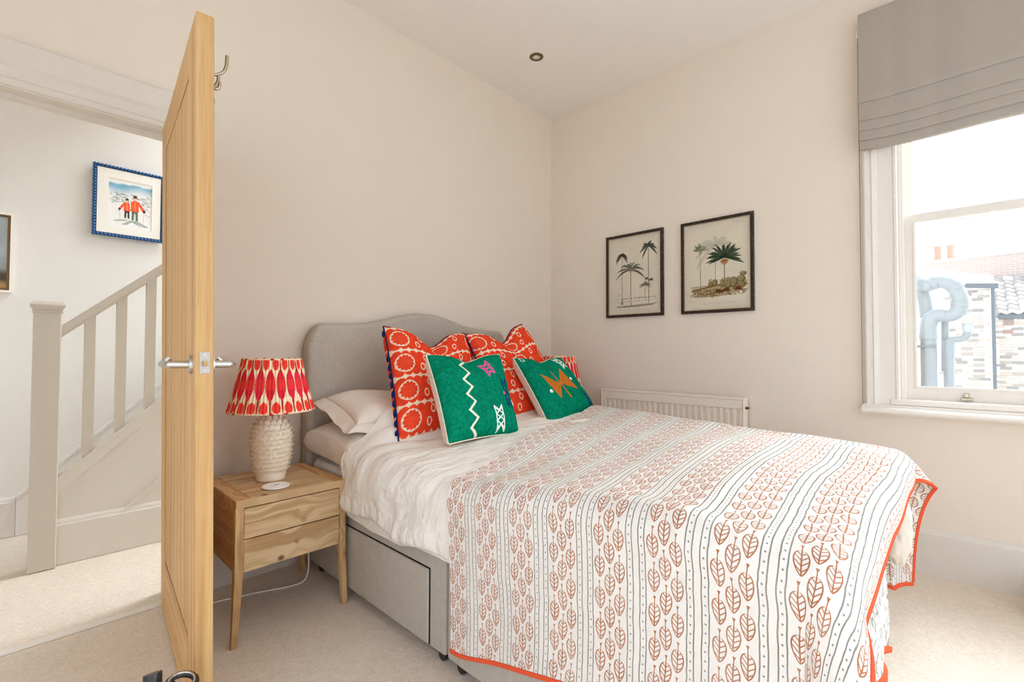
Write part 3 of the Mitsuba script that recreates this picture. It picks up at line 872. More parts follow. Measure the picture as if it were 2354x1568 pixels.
put('landscape_picture__painting', grid_mesh(yflat(Pl, LX0 + .02, LX1 - .02, LZ0 + .02, LZ1 - .02, 1.485)), 'mat_vcol', True, color=Cl)

# ------------------------------------------------------------------ downlight and radiator
tag('downlight', 'small round bronze recessed downlight in the ceiling', 'ceiling light')
dl = np.array([-.719, -.450, CZ])
put('downlight__bezel', lathe([(.026, .0), (.026, -.004), (.030, -.006), (.040, -.0035), (.046, 0.0), (.046, .002)], 40, dl), 'mat_bronze', 40)
put('downlight__baffle', lathe([(.027, -.003), (.026, .001), (.024, .003), (.0205, -.001), (.0005, -.001)], 32, dl + [0, 0, -.0005]), 'mat_dark', 40)
put('downlight__lens', lathe([(.0205, -.0015), (.019, -.004), (.010, -.0052), (.0003, -.0056)], 32, dl), 'mat_lamp_glass', 40)

tag('radiator', 'white panel radiator on the right wall behind the bed', 'radiator')
RY0, RY1, RZ0, RZ1 = -1.512, -.549, .19, .785
nfl = 24
yv, xv = [], []
pitch = (RY1 - RY0 - .03) / nfl
pp = [(-.088, RY1)]
for i in range(nfl):
    a = RY1 - .015 - i * pitch
    for f, d in ((0, 0), (.20, 0), (.32, .013), (.80, .013), (.92, 0)):
        pp.append((-.088 + d, a - f * pitch))
pp.append((-.088, RY0))
front = [(x, y) for x, y in pp]
back = [(-.074, RY0), (-.074, RY1)]
flut = prism(Polygon(front + back).buffer(0), 'z', RZ0 + .055, RZ1 - .062)
put('radiator__fluted_panel', flut, 'mat_radiator')
put('radiator__header', cat_([bx(-.0885, -.074, RY0, RY1, RZ1 - .062, RZ1 - .006, .004), bx(-.0885, -.074, RY0, RY1, RZ0, RZ0 + .055, .004), bx(-.09, -.030, RY0, RY1, RZ0 - .002, RZ0)]), 'mat_radiator')
put('radiator__back_panel', bx(-.040, -.026, RY0, RY1, RZ0, RZ1 - .006, .004), 'mat_radiator')
gr = [bx(-.091, -.088, RY0 - .006, RY1 + .006, RZ1 - .006, RZ1 + .006, .001), bx(-.028, -.024, RY0 - .006, RY1 + .006, RZ1 - .006, RZ1 + .006)]
for y in np.linspace(RY0, RY1, 60): gr.append(bx(-.09, -.026, y - .003, y + .003, RZ1, RZ1 + .004))
put('radiator__top_grille', cat_(gr), 'mat_radiator')
put('radiator__side_cover', bx(-.093, -.022, RY0 - .008, RY0, RZ0 + .02, RZ1 + .006, .003), 'mat_radiator')
put('radiator__side_cover', bx(-.093, -.022, RY1, RY1 + .008, RZ0 + .02, RZ1 + .006, .003), 'mat_radiator')
v_ = put('radiator__air_vent', tube([(-.058, RY0 - .006, RZ1 - .055), (-.058, RY0 - .018, RZ1 - .055)], .008, 14), 'mat_black', 40)
put(v_ + '__vent_key', bx(-.061, -.055, RY0 - .03, RY0 - .016, RZ1 - .06, RZ1 - .048, .001), 'mat_brass')
put('radiator__pipe', tube([(-.055, RY0 - .03, 0), (-.055, RY0 - .03, RZ0 + .03), (-.055, RY0, RZ0 + .03)], .008, 10), 'mat_radiator', 40)

# ------------------------------------------------------------------ the bed
XL, XR, YH, YF = -2.040, -.635, -.115, -2.13
tag('divan_bed', 'grey upholstered divan bed with storage drawers and a curved headboard', 'bed')
def hb_z(x):
    d = np.abs(x + 1.335)
    return 1.200 + .092 * np.exp(-(d / .30) ** 2.2) - .004 * np.cos(d * 4)
hx_ = np.linspace(-2.043, -.627, 90)
top = [(x, float(hb_z(x) - .115 * max(0, (abs(x + 1.335) - .62) / .088) ** 2.4)) for x in hx_]
poly = Polygon([(-2.043, .05)] + top + [(-.627, .05)])
lay = []
for y, ins in ((-.022, .012), (-.03, .003), (-.045, 0), (-.085, 0), (-.098, .004), (-.106, .012), (-.110, .026)):
    lay.append((y, poly.buffer(-ins, join_style=1) if ins else poly))
def ring(p, n=260):
    l = p.exterior; l0 = l.project(Point(-2.043, .05)) ; L = l.length
    return np.array([l.interpolate((l0 + L * i / n) % L).coords[0] for i in range(n)])
rings = [(y, ring(p)) for y, p in lay]
P = np.stack([np.stack([r[:, 0], np.full(len(r), y), r[:, 1]], 1) for y, r in rings], 1)
hbm = grid_mesh(P, wrap_u=True)
caps = []
for (y, r), fl in ((rings[0], 1), (rings[-1], 0)):
    c = trimesh.creation.extrude_polygon(Polygon(r).buffer(0), .002, engine='earcut')
    c.vertices = np.stack([c.vertices[:, 0], y + (c.vertices[:, 2] if fl else -c.vertices[:, 2] * 0 - c.vertices[:, 2] + .0019), c.vertices[:, 1]], 1)
    c.fix_normals(); caps.append(c)
hbm.fix_normals()
put('divan_bed__headboard', cat_([hbm] + caps), 'mat_upholstery', 50)
BZ0, BZ1 = .040, .372
YM = -1.187
put('divan_bed__base', rbox(XL + .004, XR, YM + .004, YH, BZ0, BZ1, .012, 3), 'mat_upholstery', 40)
put('divan_bed__base', rbox(XL + .004, XR, YF, YM - .004, BZ0, BZ1, .012, 3), 'mat_upholstery', 40)
for a, b in ((-.30, -1.098), (-1.262, -2.06)):
    dr_ = put('divan_bed__drawer', rbox(XL - .006, XL + .02, b, a, BZ0 + .012, .307, .006, 3), 'mat_upholstery', 40)
    put(dr_ + '__gap', cat_([bx(XL + .001, XL + .0055, b - .0022, a + .0022, .307, .3095), bx(XL + .001, XL + .0055, b - .0022, b, BZ0 + .01, .3095), bx(XL + .001, XL + .0055, a, a + .0022, BZ0 + .01, .3095)]), 'mat_dark')
for X in (XL + .04, XR - .07):
    for Y in (YH - .08, YM + .05, YM - .05, YF + .06):
        put('divan_bed__castor', cat_([tube([(X - .012, Y, .019), (X + .012, Y, .019)], .019, 16), bx(X - .006, X + .006, Y - .012, Y + .012, .02, .04)]), 'mat_black', 40)
put('mattress', rbox(XL + .004, XR - .004, YF + .004, YH - .004, .373, .545, .05, 4), 'mat_linen', 60, )
tag('mattress', 'mattress in a white fitted sheet between the divan base and the duvet', 'mattress')


def ztop(x, y):
    u = np.clip((x + 2.0) / 1.4, 0, 1)
    yy = -y
    near = np.interp(yy, [.4, .9, 1.3, 1.65, 2.0, 2.2, 2.4], [.655, .650, .640, .684, .712, .682, .66])
    mid = np.interp(yy, [.4, .9, 1.3, 1.65, 2.0, 2.2, 2.4], [.69, .69, .675, .69, .70, .685, .66])
    far = np.interp(yy, [.4, .9, 1.3, 1.65, 2.0, 2.2, 2.4], [.73, .725, .712, .694, .690, .678, .65])
    z = near * (1 - u) * (1 - u) + 2 * u * (1 - u) * mid + far * u * u
    return z + .010 * npfbm(x, y, 0, 3.2, 2, 4)


def drop(d, r):
    q = np.clip(d, 0, r * PI / 2)
    out = r * np.sin(q / r) + np.clip(d, None, 0)
    z = -r * (1 - np.cos(q / r)) - np.maximum(0, d - r * PI / 2)
    return out, z


def drape(bx_, by_, x0, x1, yf, r, off, flare, fold=0.0, seed=0):
    """a cloth laid flat with coordinates bx_, by_ falls over the edges x0, x1 and yf"""
    dl, drr, df = x0 - bx_, bx_ - x1, yf - by_
    dx = np.where(dl > 0, dl, np.where(drr > 0, drr, 0.0)); sx = np.where(dl > 0, -1.0, 1.0)
    dy = np.maximum(df, 0)
    d = np.hypot(dx, dy)
    ux, uy = np.where(d > 0, dx / np.maximum(d, 1e-9), 0) * sx, np.where(d > 0, -dy / np.maximum(d, 1e-9), 0)
    out, z = drop(d, r)
    out = np.where(d > 0, out, 0)
    hang = np.maximum(0, d - r)
    fl = flare * np.where((dx > 0) & (dy > 0), 2.0 * np.minimum(dx, dy) / np.maximum(d, 1e-6), 0) * hang
    fl = fl + fold * np.minimum(hang * 3, 1) * (np.sin(by_ * 17 + 3 * npfbm(bx_, by_, 0, 2, 2, seed)) * (np.abs(dx) > dy) * .6 + 1.2 * npfbm(bx_, by_, 0, 5, 2, seed + 1))
    ex = np.clip(bx_, x0, x1); ey = np.maximum(by_, yf)
    X = ex + ux * (out + fl); Y = ey + uy * (out + fl)
    Z = ztop(ex, ey) + off + np.where(d > 0, z, 0)
    return X, Y, Z


# duvet
nu, nv = 190, 250
tv = np.linspace(0, 1, nv)
uu = np.linspace(0, 1, nu)
U, V = np.meshgrid(uu, tv, indexing='ij')
dn = np.interp(V, [0, .2, .45, .7, 1], [.276, .280, .277, .272, .24]) + .005 * np.sin(V * 31)
b0, b1 = -1.992 - dn, -.66 + .33
Bx = b0 + U * (b1 - b0)
yh = -.53 + .05 * sstep(-2.0, -1.75, Bx) - .05 * sstep(-1.0, -.7, Bx)
By = yh + V * (-2.27 - yh)
rr_ = .060 + .025 * sstep(-1.26, -1.12, By)
X, Y, Z = drape(Bx, By, -1.992, -.66, -2.205, rr_, -.014, .10, .012 * sstep(-1.32, -1.15, By), 3)
onbed = sstep(-2.03, -1.80, X) * sstep(-.60, -.85, X)
Z = Z + .115 * sstep(-.74, -.50, Y) * onbed + .02 * sstep(-.62, -.50, Y)
w1 = npfbm(Bx * 1.0, By * 2.2, 1, 5, 3, 21) * .012
crease = .010 * np.exp(-((Y + .60 + .25 * (X + 1.9)) / .03) ** 2) + .009 * np.exp(-((Y + .70 + .35 * (X + 1.9)) / .03) ** 2) - .008 * np.exp(-((Y + .65 + .3 * (X + 1.9)) / .02) ** 2)
bare = np.clip((Y + 1.45) / .3, 0, 1)          # smooth under the quilt
Z = Z + (w1 + crease * sstep(-2.02, -1.9, X)) * bare
side = sstep(-1.98, -2.05, X) * bare
diag = np.sin((By * 14 + Z * 22) + 4 * npfbm(By, Z, 0, 3, 2, 8))
X = X - side * (.010 * diag * np.clip((.66 - Z) / .15, 0, 1) + .012 * npfbm(By * 2.5, Z * 1.2, 2, 7, 3, 9) + .003 * sstep(.50, .43, Z))
dv = solid_grid(np.stack([X, Y, Z], -1), .010)
uvd = np.stack([Bx, By], -1).reshape(-1, 2)
tag('duvet', 'crumpled white linen duvet pulled up to the pillows on the divan bed', 'duvet')
put('duvet__cover', dv, 'mat_linen', True, uv=np.vstack([uvd, uvd]))
# the stitched flange along the near hem
fl_n = 120
fv = np.linspace(0, 1, fl_n)
last_ = int(np.argmax(Y[2] < -1.243)); ii = np.round(fv * last_).astype(int)
pf = []
for r_, ox in ((6, .001), (5, .007), (4, .009), (3, .010), (2, .011), (1, .011), (0, .009), (0, .001)):
    w = .0015 * np.sin(fv * 75) + .003 * npfbm(fv * 12, fv * 0 + r_ * .15, 0, 3, 2, 5)
    pf.append(np.stack([X[r_, ii] - ox - w, Y[r_, ii], Z[r_, ii] - (.004 if r_ < 2 else 0) + .6 * w], -1))
pf = np.stack(pf, 1)
put('duvet__hem_flange', solid_grid(pf, .004), 'mat_linen', True, uv=np.vstack([np.stack(np.meshgrid(fv, np.linspace(0, .06, 8), indexing='ij'), -1).reshape(-1, 2)] * 2))
# loose sheet edge below the duvet
yy = np.linspace(-.50, -1.40, 90)
sh = []
for a, zz in enumerate((.47, .43, .40, .372, .362)):
    sag = np.interp(-yy, [.5, .6, .75, .95, 1.05, 1.4], [.01, 0, -.012, -.010, .012, .016])
    sh.append(np.stack([np.full(len(yy), XL - .012 - (.006 if a > 1 else 0)) - .006 * npfbm(yy * 3, yy * 0 + a * .3, 0, 4, 2, 6), yy, zz + (sag if a > 2 else sag * .3)], -1))
put('bed_sheet', solid_grid(np.stack(sh, 1), .003), 'mat_linen', True, uv=np.vstack([np.stack(np.meshgrid(yy, np.linspace(0, .1, 5), indexing='ij'), -1).reshape(-1, 2)] * 2))
tag('bed_sheet', 'white sheet edge hanging below the duvet over the divan drawers', 'sheet')

# ------------------------------------------------------------------ pillows
def pillow(w, d, t, n=60, flange=0.0, seed=0, p=.5):
    """lying pillow: x right, y deep, z up; returns upper and lower sheet joined"""
    u = np.linspace(-1, 1, n)
    Ug, Vg = np.meshgrid(np.sign(u) * np.abs(u) ** .8, np.sign(u) * np.abs(u) ** .8, indexing='ij')
    X = Ug * w / 2 * (1 - .07 * (1 - Vg ** 2)); Y = Vg * d / 2 * (1 - .09 * (1 - Ug ** 2))
    h = t / 2 * ((1 - Ug ** 4) * (1 - Vg ** 4)) ** p
    nz = npfbm(X, Y, seed, 6, 3, seed) * .016 * np.clip(h / t * 2, 0, 1)
    A = np.stack([X, Y, h + nz], -1); B = np.stack([X, Y, -h * .85 + nz * .5], -1)
    m = cat_([grid_mesh(A), grid_mesh(B, flip=True)])
    m.merge_vertices()
    if flange:
        L = []
        per = np.concatenate([A[:, 0], A[-1, 1:], A[::-1, -1][1:], A[0, ::-1][1:]])
        c = per * [1, 1, 0]; nrm = c / np.linalg.norm(c, axis=1, keepdims=True)
        s = np.arange(len(per))
        wv = .004 * np.sin(s * .35) + .005 * np.sin(s * .13 + 1)
        rows = [per + nrm * flange * f + np.stack([0 * wv, 0 * wv, wv * f - (.012 + .040 * np.clip(-nrm[:, 0] - .35, 0, 1)) * f ** 1.3], -1) for f in (0, .5, 1)]
        L = solid_grid(np.stack(rows, 1), .005)
        return m, L
    return m


def place(m, M):
    m = m.copy(); m.apply_transform(M); return m


def pose(x, y, z, rx=0, ry=0, rz=0):
    R = trimesh.transformations.euler_matrix(math.radians(rx), math.radians(ry), math.radians(rz), 'sxyz')
    R[:3, 3] = (x, y, z); return R


low = pillow(.70, .44, .200, seed=3, p=.27)
for nm, x, lab in (('pillow', -1.725, 'plump white pillow at the bottom of the stack beside the nightstand'), ('pillow', -.955, 'white pillow at the bottom of the stack on the window side')):
    k = fix(nm); tag(k, lab, 'pillow', )
    put(k + '__cushion', place(low, pose(x, -.345, .622, 5, -2, 0)), 'mat_pillow', True)
up, fl = pillow(.60, .34, .165, seed=5, flange=.055)
for nm, x, lab in (('pillow', -1.70, 'flanged white pillow on top of the stack beside the nightstand'), ('pillow', -.965, 'flanged white pillow on top of the stack on the window side')):
    k = fix(nm); tag(k, lab, 'pillow')
    M = pose(x, -.350, .755, 16, 0 if x > -1.3 else 5, 0)
    put(k + '__cushion', place(up, M), 'mat_pillow', True)
    put(k + '__flange', place(fl, M), 'mat_pillow', True)


# ------------------------------------------------------------------ cushions
def cushion(corners, thick, chop, n=190, back=.9, sink=.0, tilt=None, seed=1, gus=0.0):
    """corners BL, BR, TR, TL; returns front grid, back grid (points), local (x, y) of the face in 0..1"""
    BL, BR, TR, TL = map(np.array, corners)
    u = np.linspace(0, 1, n)
    Ug, Vg = np.meshgrid(u, u, indexing='ij')
    a, b = 2 * Ug - 1, 2 * Vg - 1
    pin = .045
    Us = Ug + (pin * (1 - b ** 2) * -(a)) * .5
    Vs = Vg + (pin * (1 - a ** 2) * -(b)) * .5
    dip = chop * np.exp(-(a / .42) ** 2) * np.clip(Vg, 0, 1) ** 2.5
    Vs = Vs - dip
    P = (BL * ((1 - Us) * (1 - Vs))[..., None] + BR * (Us * (1 - Vs))[..., None] + TR * (Us * Vs)[..., None] + TL * ((1 - Us) * Vs)[..., None])
    nrm = np.cross((BR - BL), (TL - BL)); nrm /= np.linalg.norm(nrm)
    if nrm[1] > 0: nrm = -nrm
    hf = thick / 2 * np.sqrt((1 - a ** 4) * (1 - b ** 4)) * (1 - .6 * np.exp(-(a / .30) ** 2 - ((1 - Vg) / .22) ** 2) * (chop > 0))
    fold = -.012 * np.exp(-((a) / .10) ** 2) * sstep(.5, 1, Vg) * (chop > 0) * np.sqrt(1 - a ** 4)
    hb = thick * .72 * back * ((1 - a ** 10) * (1 - b ** 10)) ** .5 * (1 - .5 * np.exp(-(a / .30) ** 2 - ((1 - Vg) / .22) ** 2) * (chop > 0))
    wr = npfbm(Ug, Vg, seed, 5, 3, seed) * .008 * np.clip(hf / thick * 4, 0, 1)
    F = P + nrm * (hf + fold + wr)[..., None]
    B = P - nrm * (hb * .9)[..., None]
    return F, B, Ug, Vg


def red_colour(x, y, s):
    red, cream = np.array(lin(226, 70, 42)), np.array(lin(236, 216, 190))
    P = .128
    x = x + s
    row = np.floor(y / P); yy = y - row * P - P / 2
    band = np.abs(np.abs(yy) - P / 2)
    A = .037
    wv = np.abs(((x / A) % 1) - .5) * 2           # scallops
    w = .0035 + .0150 * (1 - np.sqrt(np.clip(1 - wv ** 2 * .98, 0, 1)))
    c = band < w
    CP = .225
    col = np.floor(x / CP); xx = x - col * CP - .085
    r = np.hypot(xx, yy * 1.0); th = np.arctan2(yy, xx)
    inner = .0325 + .0072 * np.abs(np.sin(th * 6.5)) ** .7
    c |= (r < .0445) & (r > inner)
    for sy in (1, -1):
        dx, dy = xx - .095 - .012 * sy, yy - sy * .026 - .004
        q = np.hypot(dx * (1.25 + 12 * np.clip(dy * -sy * -1, 0, 1)), dy * .85)
        c |= (q < .0165) & (q > .0105)
    for sy in (1, -1):
        dx, dy = xx + .098, yy - sy * .026
        pass
    n = npfbm(x, y, 3, 70, 2, 8)[..., None]; n2 = npfbm(x * .3, y * 3, 3, 60, 2, 9)[..., None]
    pink = sstep(.052, .0, r)[..., None] * .25
    rc = red * (1 + .22 * n + .12 * n2) * (1 - pink) + np.array(lin(232, 96, 74)) * pink
    return np.where(c[..., None], cream * (1 + .06 * n), rc)


def green_base(x, y):
    n = npfbm(x, y, 3, 95, 3, 12)[..., None]; m = npfbm(x, y * .6, 3, 9, 2, 13)[..., None]
    return np.clip(np.array(lin(10, 122, 92)) * (1 + .45 * n + .10 * m) + np.array([.10, .12, .11]) * (npfbm(x, y, 9, 130, 2, 14)[..., None] > .62), 0, 1)


def lattice(cx, cy, w, h, col, ang=0, th=.0035, waist=.45):
    """an embroidered hour-glass of crossing diagonals"""
    ls = []
    for k in range(3):
        y0 = cy - h / 2 + k * h / 3; y1 = y0 + h / 3
        ls += [LineString([(cx - w / 2, y0), (cx + w / 2, y1)]), LineString([(cx + w / 2, y0), (cx - w / 2, y1)])]
    ls += [LineString([(cx - w / 2, cy - h / 2 - .012), (cx - w / 2, cy + h / 2 + .012)]), LineString([(cx + w / 2, cy - h / 2 - .012), (cx + w / 2, cy + h / 2 + .012)]),
           LineString([(cx - w / 2, cy - h / 2 - .012), (cx, cy - h / 2 + h / 6)]), LineString([(cx + w / 2, cy - h / 2 - .012), (cx, cy - h / 2 + h / 6)]),
           LineString([(cx - w / 2, cy + h / 2 + .012), (cx, cy + h / 2 - h / 6)]), LineString([(cx + w / 2, cy + h / 2 + .012), (cx, cy + h / 2 - h / 6)])]
    g = shapely.union_all([l.buffer(th) for l in ls])
    return (affinity.rotate(g, ang, origin=(cx, cy)), col, .95)


def paint(x, y, C, layers):
    for shp, c, a in layers:
        shapely.prepare(shp)
        on = shapely.contains_xy(shp, x, y)[..., None] * a
        C = C * (1 - on) + np.array(c) * on
    return C


def make_cushion(key, label, corners, thick, chop, size, colour_f, colour_b, seed, trim=None, trim_mat=None):
    tag(key, label, 'cushion')
    F, B, Ug, Vg = cushion(corners, thick, chop, seed=seed)
    x, y = Ug * size[0], Vg * size[1]
    put(key + '__front_cover', grid_mesh(F), 'mat_vcol', True, color=np.clip(colour_f(x, y), 0, 1).reshape(-1, 3))
    if colour_b is None:
        put(key + '__back_cover', grid_mesh(B, flip=True), 'mat_cream_cloth', True)
    else:
        put(key + '__back_cover', grid_mesh(B, flip=True), 'mat_vcol', True, color=np.clip(colour_b(x, y), 0, 1).reshape(-1, 3))
    per = np.concatenate([F[:, 0], F[-1, 1:], F[::-1, -1][1:], F[0, ::-1][1:-1]])
    per = np.vstack([per[::3], per[:1]])
    if trim: put(key + '__piping', tube(per, trim, 8, cap=False), trim_mat, True)
    return F


C_R1 = [(-1.885, -.665, .665), (-1.36, -.68, .68), (-1.245, -.35, 1.165), (-1.775, -.35, 1.185)]
C_R2 = [(-1.26, -.665, .68), (-.63, -.665, .695), (-.75, -.35, 1.24), (-1.24, -.35, 1.16)]
C_G1 = [(-1.80, -.90, .675), (-1.37, -.90, .668), (-1.285, -.68, 1.045), (-1.755, -.68, 1.043)]
C_G2 = [(-1.075, -.86, .650), (-.64, -.85, .715), (-.705, -.63, 1.024), (-1.125, -.63, 1.024)]
F1 = make_cushion('red_cushion', 'red cushion with cream suzani medallions and a navy scalloped left edge, nearer the nightstand', C_R1, .15, .16, (.50, .53),
                  lambda x, y: red_colour(x, y, .035), lambda x, y: red_colour(x, y, .1), 2, .004, 'mat_navy')
# navy scallops along its left seam
for j, v in enumerate(np.linspace(.06, .93, 12)):
    if .70 < v < .92: continue
    p = F1[0, int(v * 189)]
    s = trimesh.creation.icosphere(2, .0125); s.apply_scale((.7, .4, 1.35)); s.apply_translation(p + np.array([-.003, .009, 0]))
    put('red_cushion__scallop', s, 'mat_navy', True)
make_cushion('red_cushion_001', 'red cushion with cream suzani medallions leaning behind the orange-motif green cushion', C_R2, .15, .15, (.50, .53),
             lambda x, y: red_colour(x, y, .055), lambda x, y: red_colour(x, y, .0), 3, .004, 'mat_navy')
CRM, PNK, NVY, ORG, WHT = lin(236, 226, 208), lin(228, 84, 150), lin(26, 46, 96), lin(206, 112, 40), lin(240, 240, 236)
zz = LineString([(.155 + (.022 if i % 2 else -.022) - .002 * i, .455 - i * .0415) for i in range(12)]).buffer(.0058, join_style=2, cap_style=2)
G1L = [(zz, CRM, .97), lattice(.30, .355, .05, .075, PNK, 20), lattice(.392, .20, .034, .14, NVY, 4), (Point(.372, .20).buffer(.010), PNK, .8), lattice(.30, .07, .052, .10, WHT, 2)]
make_cushion('green_cushion', 'green cushion with a cream zigzag line and pink motif, front left of the group', C_G1, .12, .07, (.45, .45),
             lambda x, y: paint(x, y, green_base(x, y), G1L), None, 4, .0045, 'mat_cream_cloth')
wing = Polygon([(.21, .23), (.075, .31), (.145, .125)])
wing2 = Polygon([(.21, .23), (.285, .345), (.345, .16)])
dots = []
for g in (wing, wing2):
    x0, y0, x1, y1 = g.bounds
    for i, yy_ in enumerate(np.arange(y0, y1, .0125)):
        for xx_ in np.arange(x0 + (.006 if i % 2 else 0), x1, .0125):
            if g.buffer(-.006).contains(Point(xx_, yy_)): dots.append(Point(xx_, yy_).buffer(.0030))
G2L = [(wing, ORG, .95), (wing2, ORG, .95), (shapely.union_all(dots), lin(84, 70, 30), .8), (LineString([(.19, .33), (.235, .12)]).buffer(.006), ORG, .95),
       (Point(.095, .19).buffer(.012), WHT, .9), (Point(.335, .245).buffer(.012), WHT, .9), lattice(.345, .385, .045, .085, WHT, 12), lattice(.395, .075, .036, .085, NVY, 8),
       (sbox(.02, .41, .045, .44).difference(sbox(.026, .416, .039, .434)), CRM, .9)]
make_cushion('green_cushion_001', 'green cushion with an orange butterfly shaped motif, resting against the right red cushion', C_G2, .12, .06, (.45, .45),
             lambda x, y: paint(x, y, green_base(x, y), G2L), None, 5, .0045, 'mat_cream_cloth')

# ------------------------------------------------------------------ the quilt
nu, nv = 330, 300
U, V = np.meshgrid(np.linspace(0, 1, nu), np.linspace(0, 1, nv), indexing='ij')   # U across from the near hem, V from the head edge to the foot
dn = np.interp(V, [0, .2, .4, .6, .8, 1.0], [.565, .535, .50, .47, .44, .40])
dfar = .60
b0, b1 = -2.0 - dn, -.66 + dfar
Ua = np.clip(U, 0, 1)
Bx = b0 + Ua * (b1 - b0)
yhd = np.interp(Bx, [-2.6, -2.03, -1.8, -1.32, -.9, -.6, .1], [-1.256, -1.245, -1.165, -1.02, -.91, -.86, -.85])
from scipy.ndimage import gaussian_filter1d
yhd = gaussian_filter1d(yhd, 14, axis=0, mode='nearest')
yft = -2.375 - .012 * np.sin(Bx * 5)
By = yhd + V * (yft - yhd)
X, Y, Z = drape(Bx, By, -2.0, -.66, -2.235, .07, .006, np.where(Bx > -1.3, .62, .25), .006, 31)
ru = npfbm(Bx, By, 2, 4, 3, 33) * .009 + .004 * np.sin((Bx * 6 + By * 2) + 3 * npfbm(Bx, By, 0, 2, 2, 35))
topm = sstep(-2.04, -1.95, X) * sstep(-.58, -.70, X)
Z = Z + (1.5 * ru + .006) * topm
X = X - (1 - topm) * ru * .6 * np.sign(-(X + 1.3)) * -1
QP = np.stack([X, Y, Z], -1)
qm = solid_grid(QP, .005)
uvq = np.stack([V * 1.1736, -(Bx + 2.0)], -1).reshape(-1, 2)
tag('quilt', 'white kantha quilt printed with terracotta leaves and grey stripes over the foot of the bed', 'quilt')
put('quilt__cover', qm, 'mat_quilt', True, uv=np.vstack([uvq, uvq]))


def hem(rows, key='quilt__border_trim', w=.013):
    """a folded binding along an edge row of the quilt: outer rows of the grid, pushed out a little"""
    a, b = rows
    d = a - b; d /= np.linalg.norm(d, axis=1, keepdims=True) + 1e-9
    t = np.gradient(a, axis=0); nn = np.cross(t, d); nn /= np.linalg.norm(nn, axis=1, keepdims=True) + 1e-9
    c = a + d * w * .5
    ring_ = []
    for (q, s) in ((-.5, .0050), (.45, .0050), (.6, .0), (.45, -.0050), (-.5, -.0050)):
        ring_.append(c + d * w * q + nn * s - nn * .0025)
    ring_.append(ring_[0])
    put(key, grid_mesh(np.stack(ring_, 1)), 'mat_quilt_trim', True)


hem((QP[0], QP[3]))
hem((QP[-1], QP[-4]))
hem((QP[:, -1], QP[:, -4]))
# the turned under layer that shows its reverse at the foot
m_ = 160
s = np.linspace(0, 1, m_)
Xc = -1.985 + s * .56
rows = []
for k_, (yo, zo) in enumerate(((-2.262, .585), (-2.285, .56), (-2.296, .51), (-2.302, .46), (-2.304, .41), (-2.300, .365))):
    wv = .010 * np.sin(Xc * 16 + k_ * .2) + .006 * npfbm(Xc, Xc * 0 + k_ * .3, 0, 6, 2, 41)
    rows.append(np.stack([Xc - .03 * s * k_ + .008 * np.sin(k_ * 1.7), yo + wv * (k_ / 4), zo + .03 * np.sin(s * 3.2 + .3) * (k_ / 5) + .02 * npfbm(Xc, Xc * 0, 0, 3, 2, 43)], -1))
rows = np.stack(rows, 1)
fine = np.stack([np.stack([np.interp(np.linspace(0, 5, 40), np.arange(6), rows[i, :, c]) for c in range(3)], -1) for i in range(m_)])
put('quilt__turned_layer', solid_grid(fine[:, ::-1], .004), 'mat_quilt_back', True, uv=np.vstack([np.stack(np.meshgrid(s * .56, np.linspace(0, .25, 40), indexing='ij'), -1).reshape(-1, 2)] * 2))
hem((fine[:, -1], fine[:, -4]))
# duvet corner peeping out at the far foot corner
cb = trimesh.creation.icosphere(4, 1.0)
v = np.array(cb.vertices); v = v * np.array([.075, .045, .135]) * (1 + .16 * npfbm(v[:, 0], v[:, 1], v[:, 2], 2.5, 3, 51))[:, None]
cb.vertices = v + np.array([-.80, -2.265, .42]); put('duvet__corner', cb, 'mat_pillow', True)

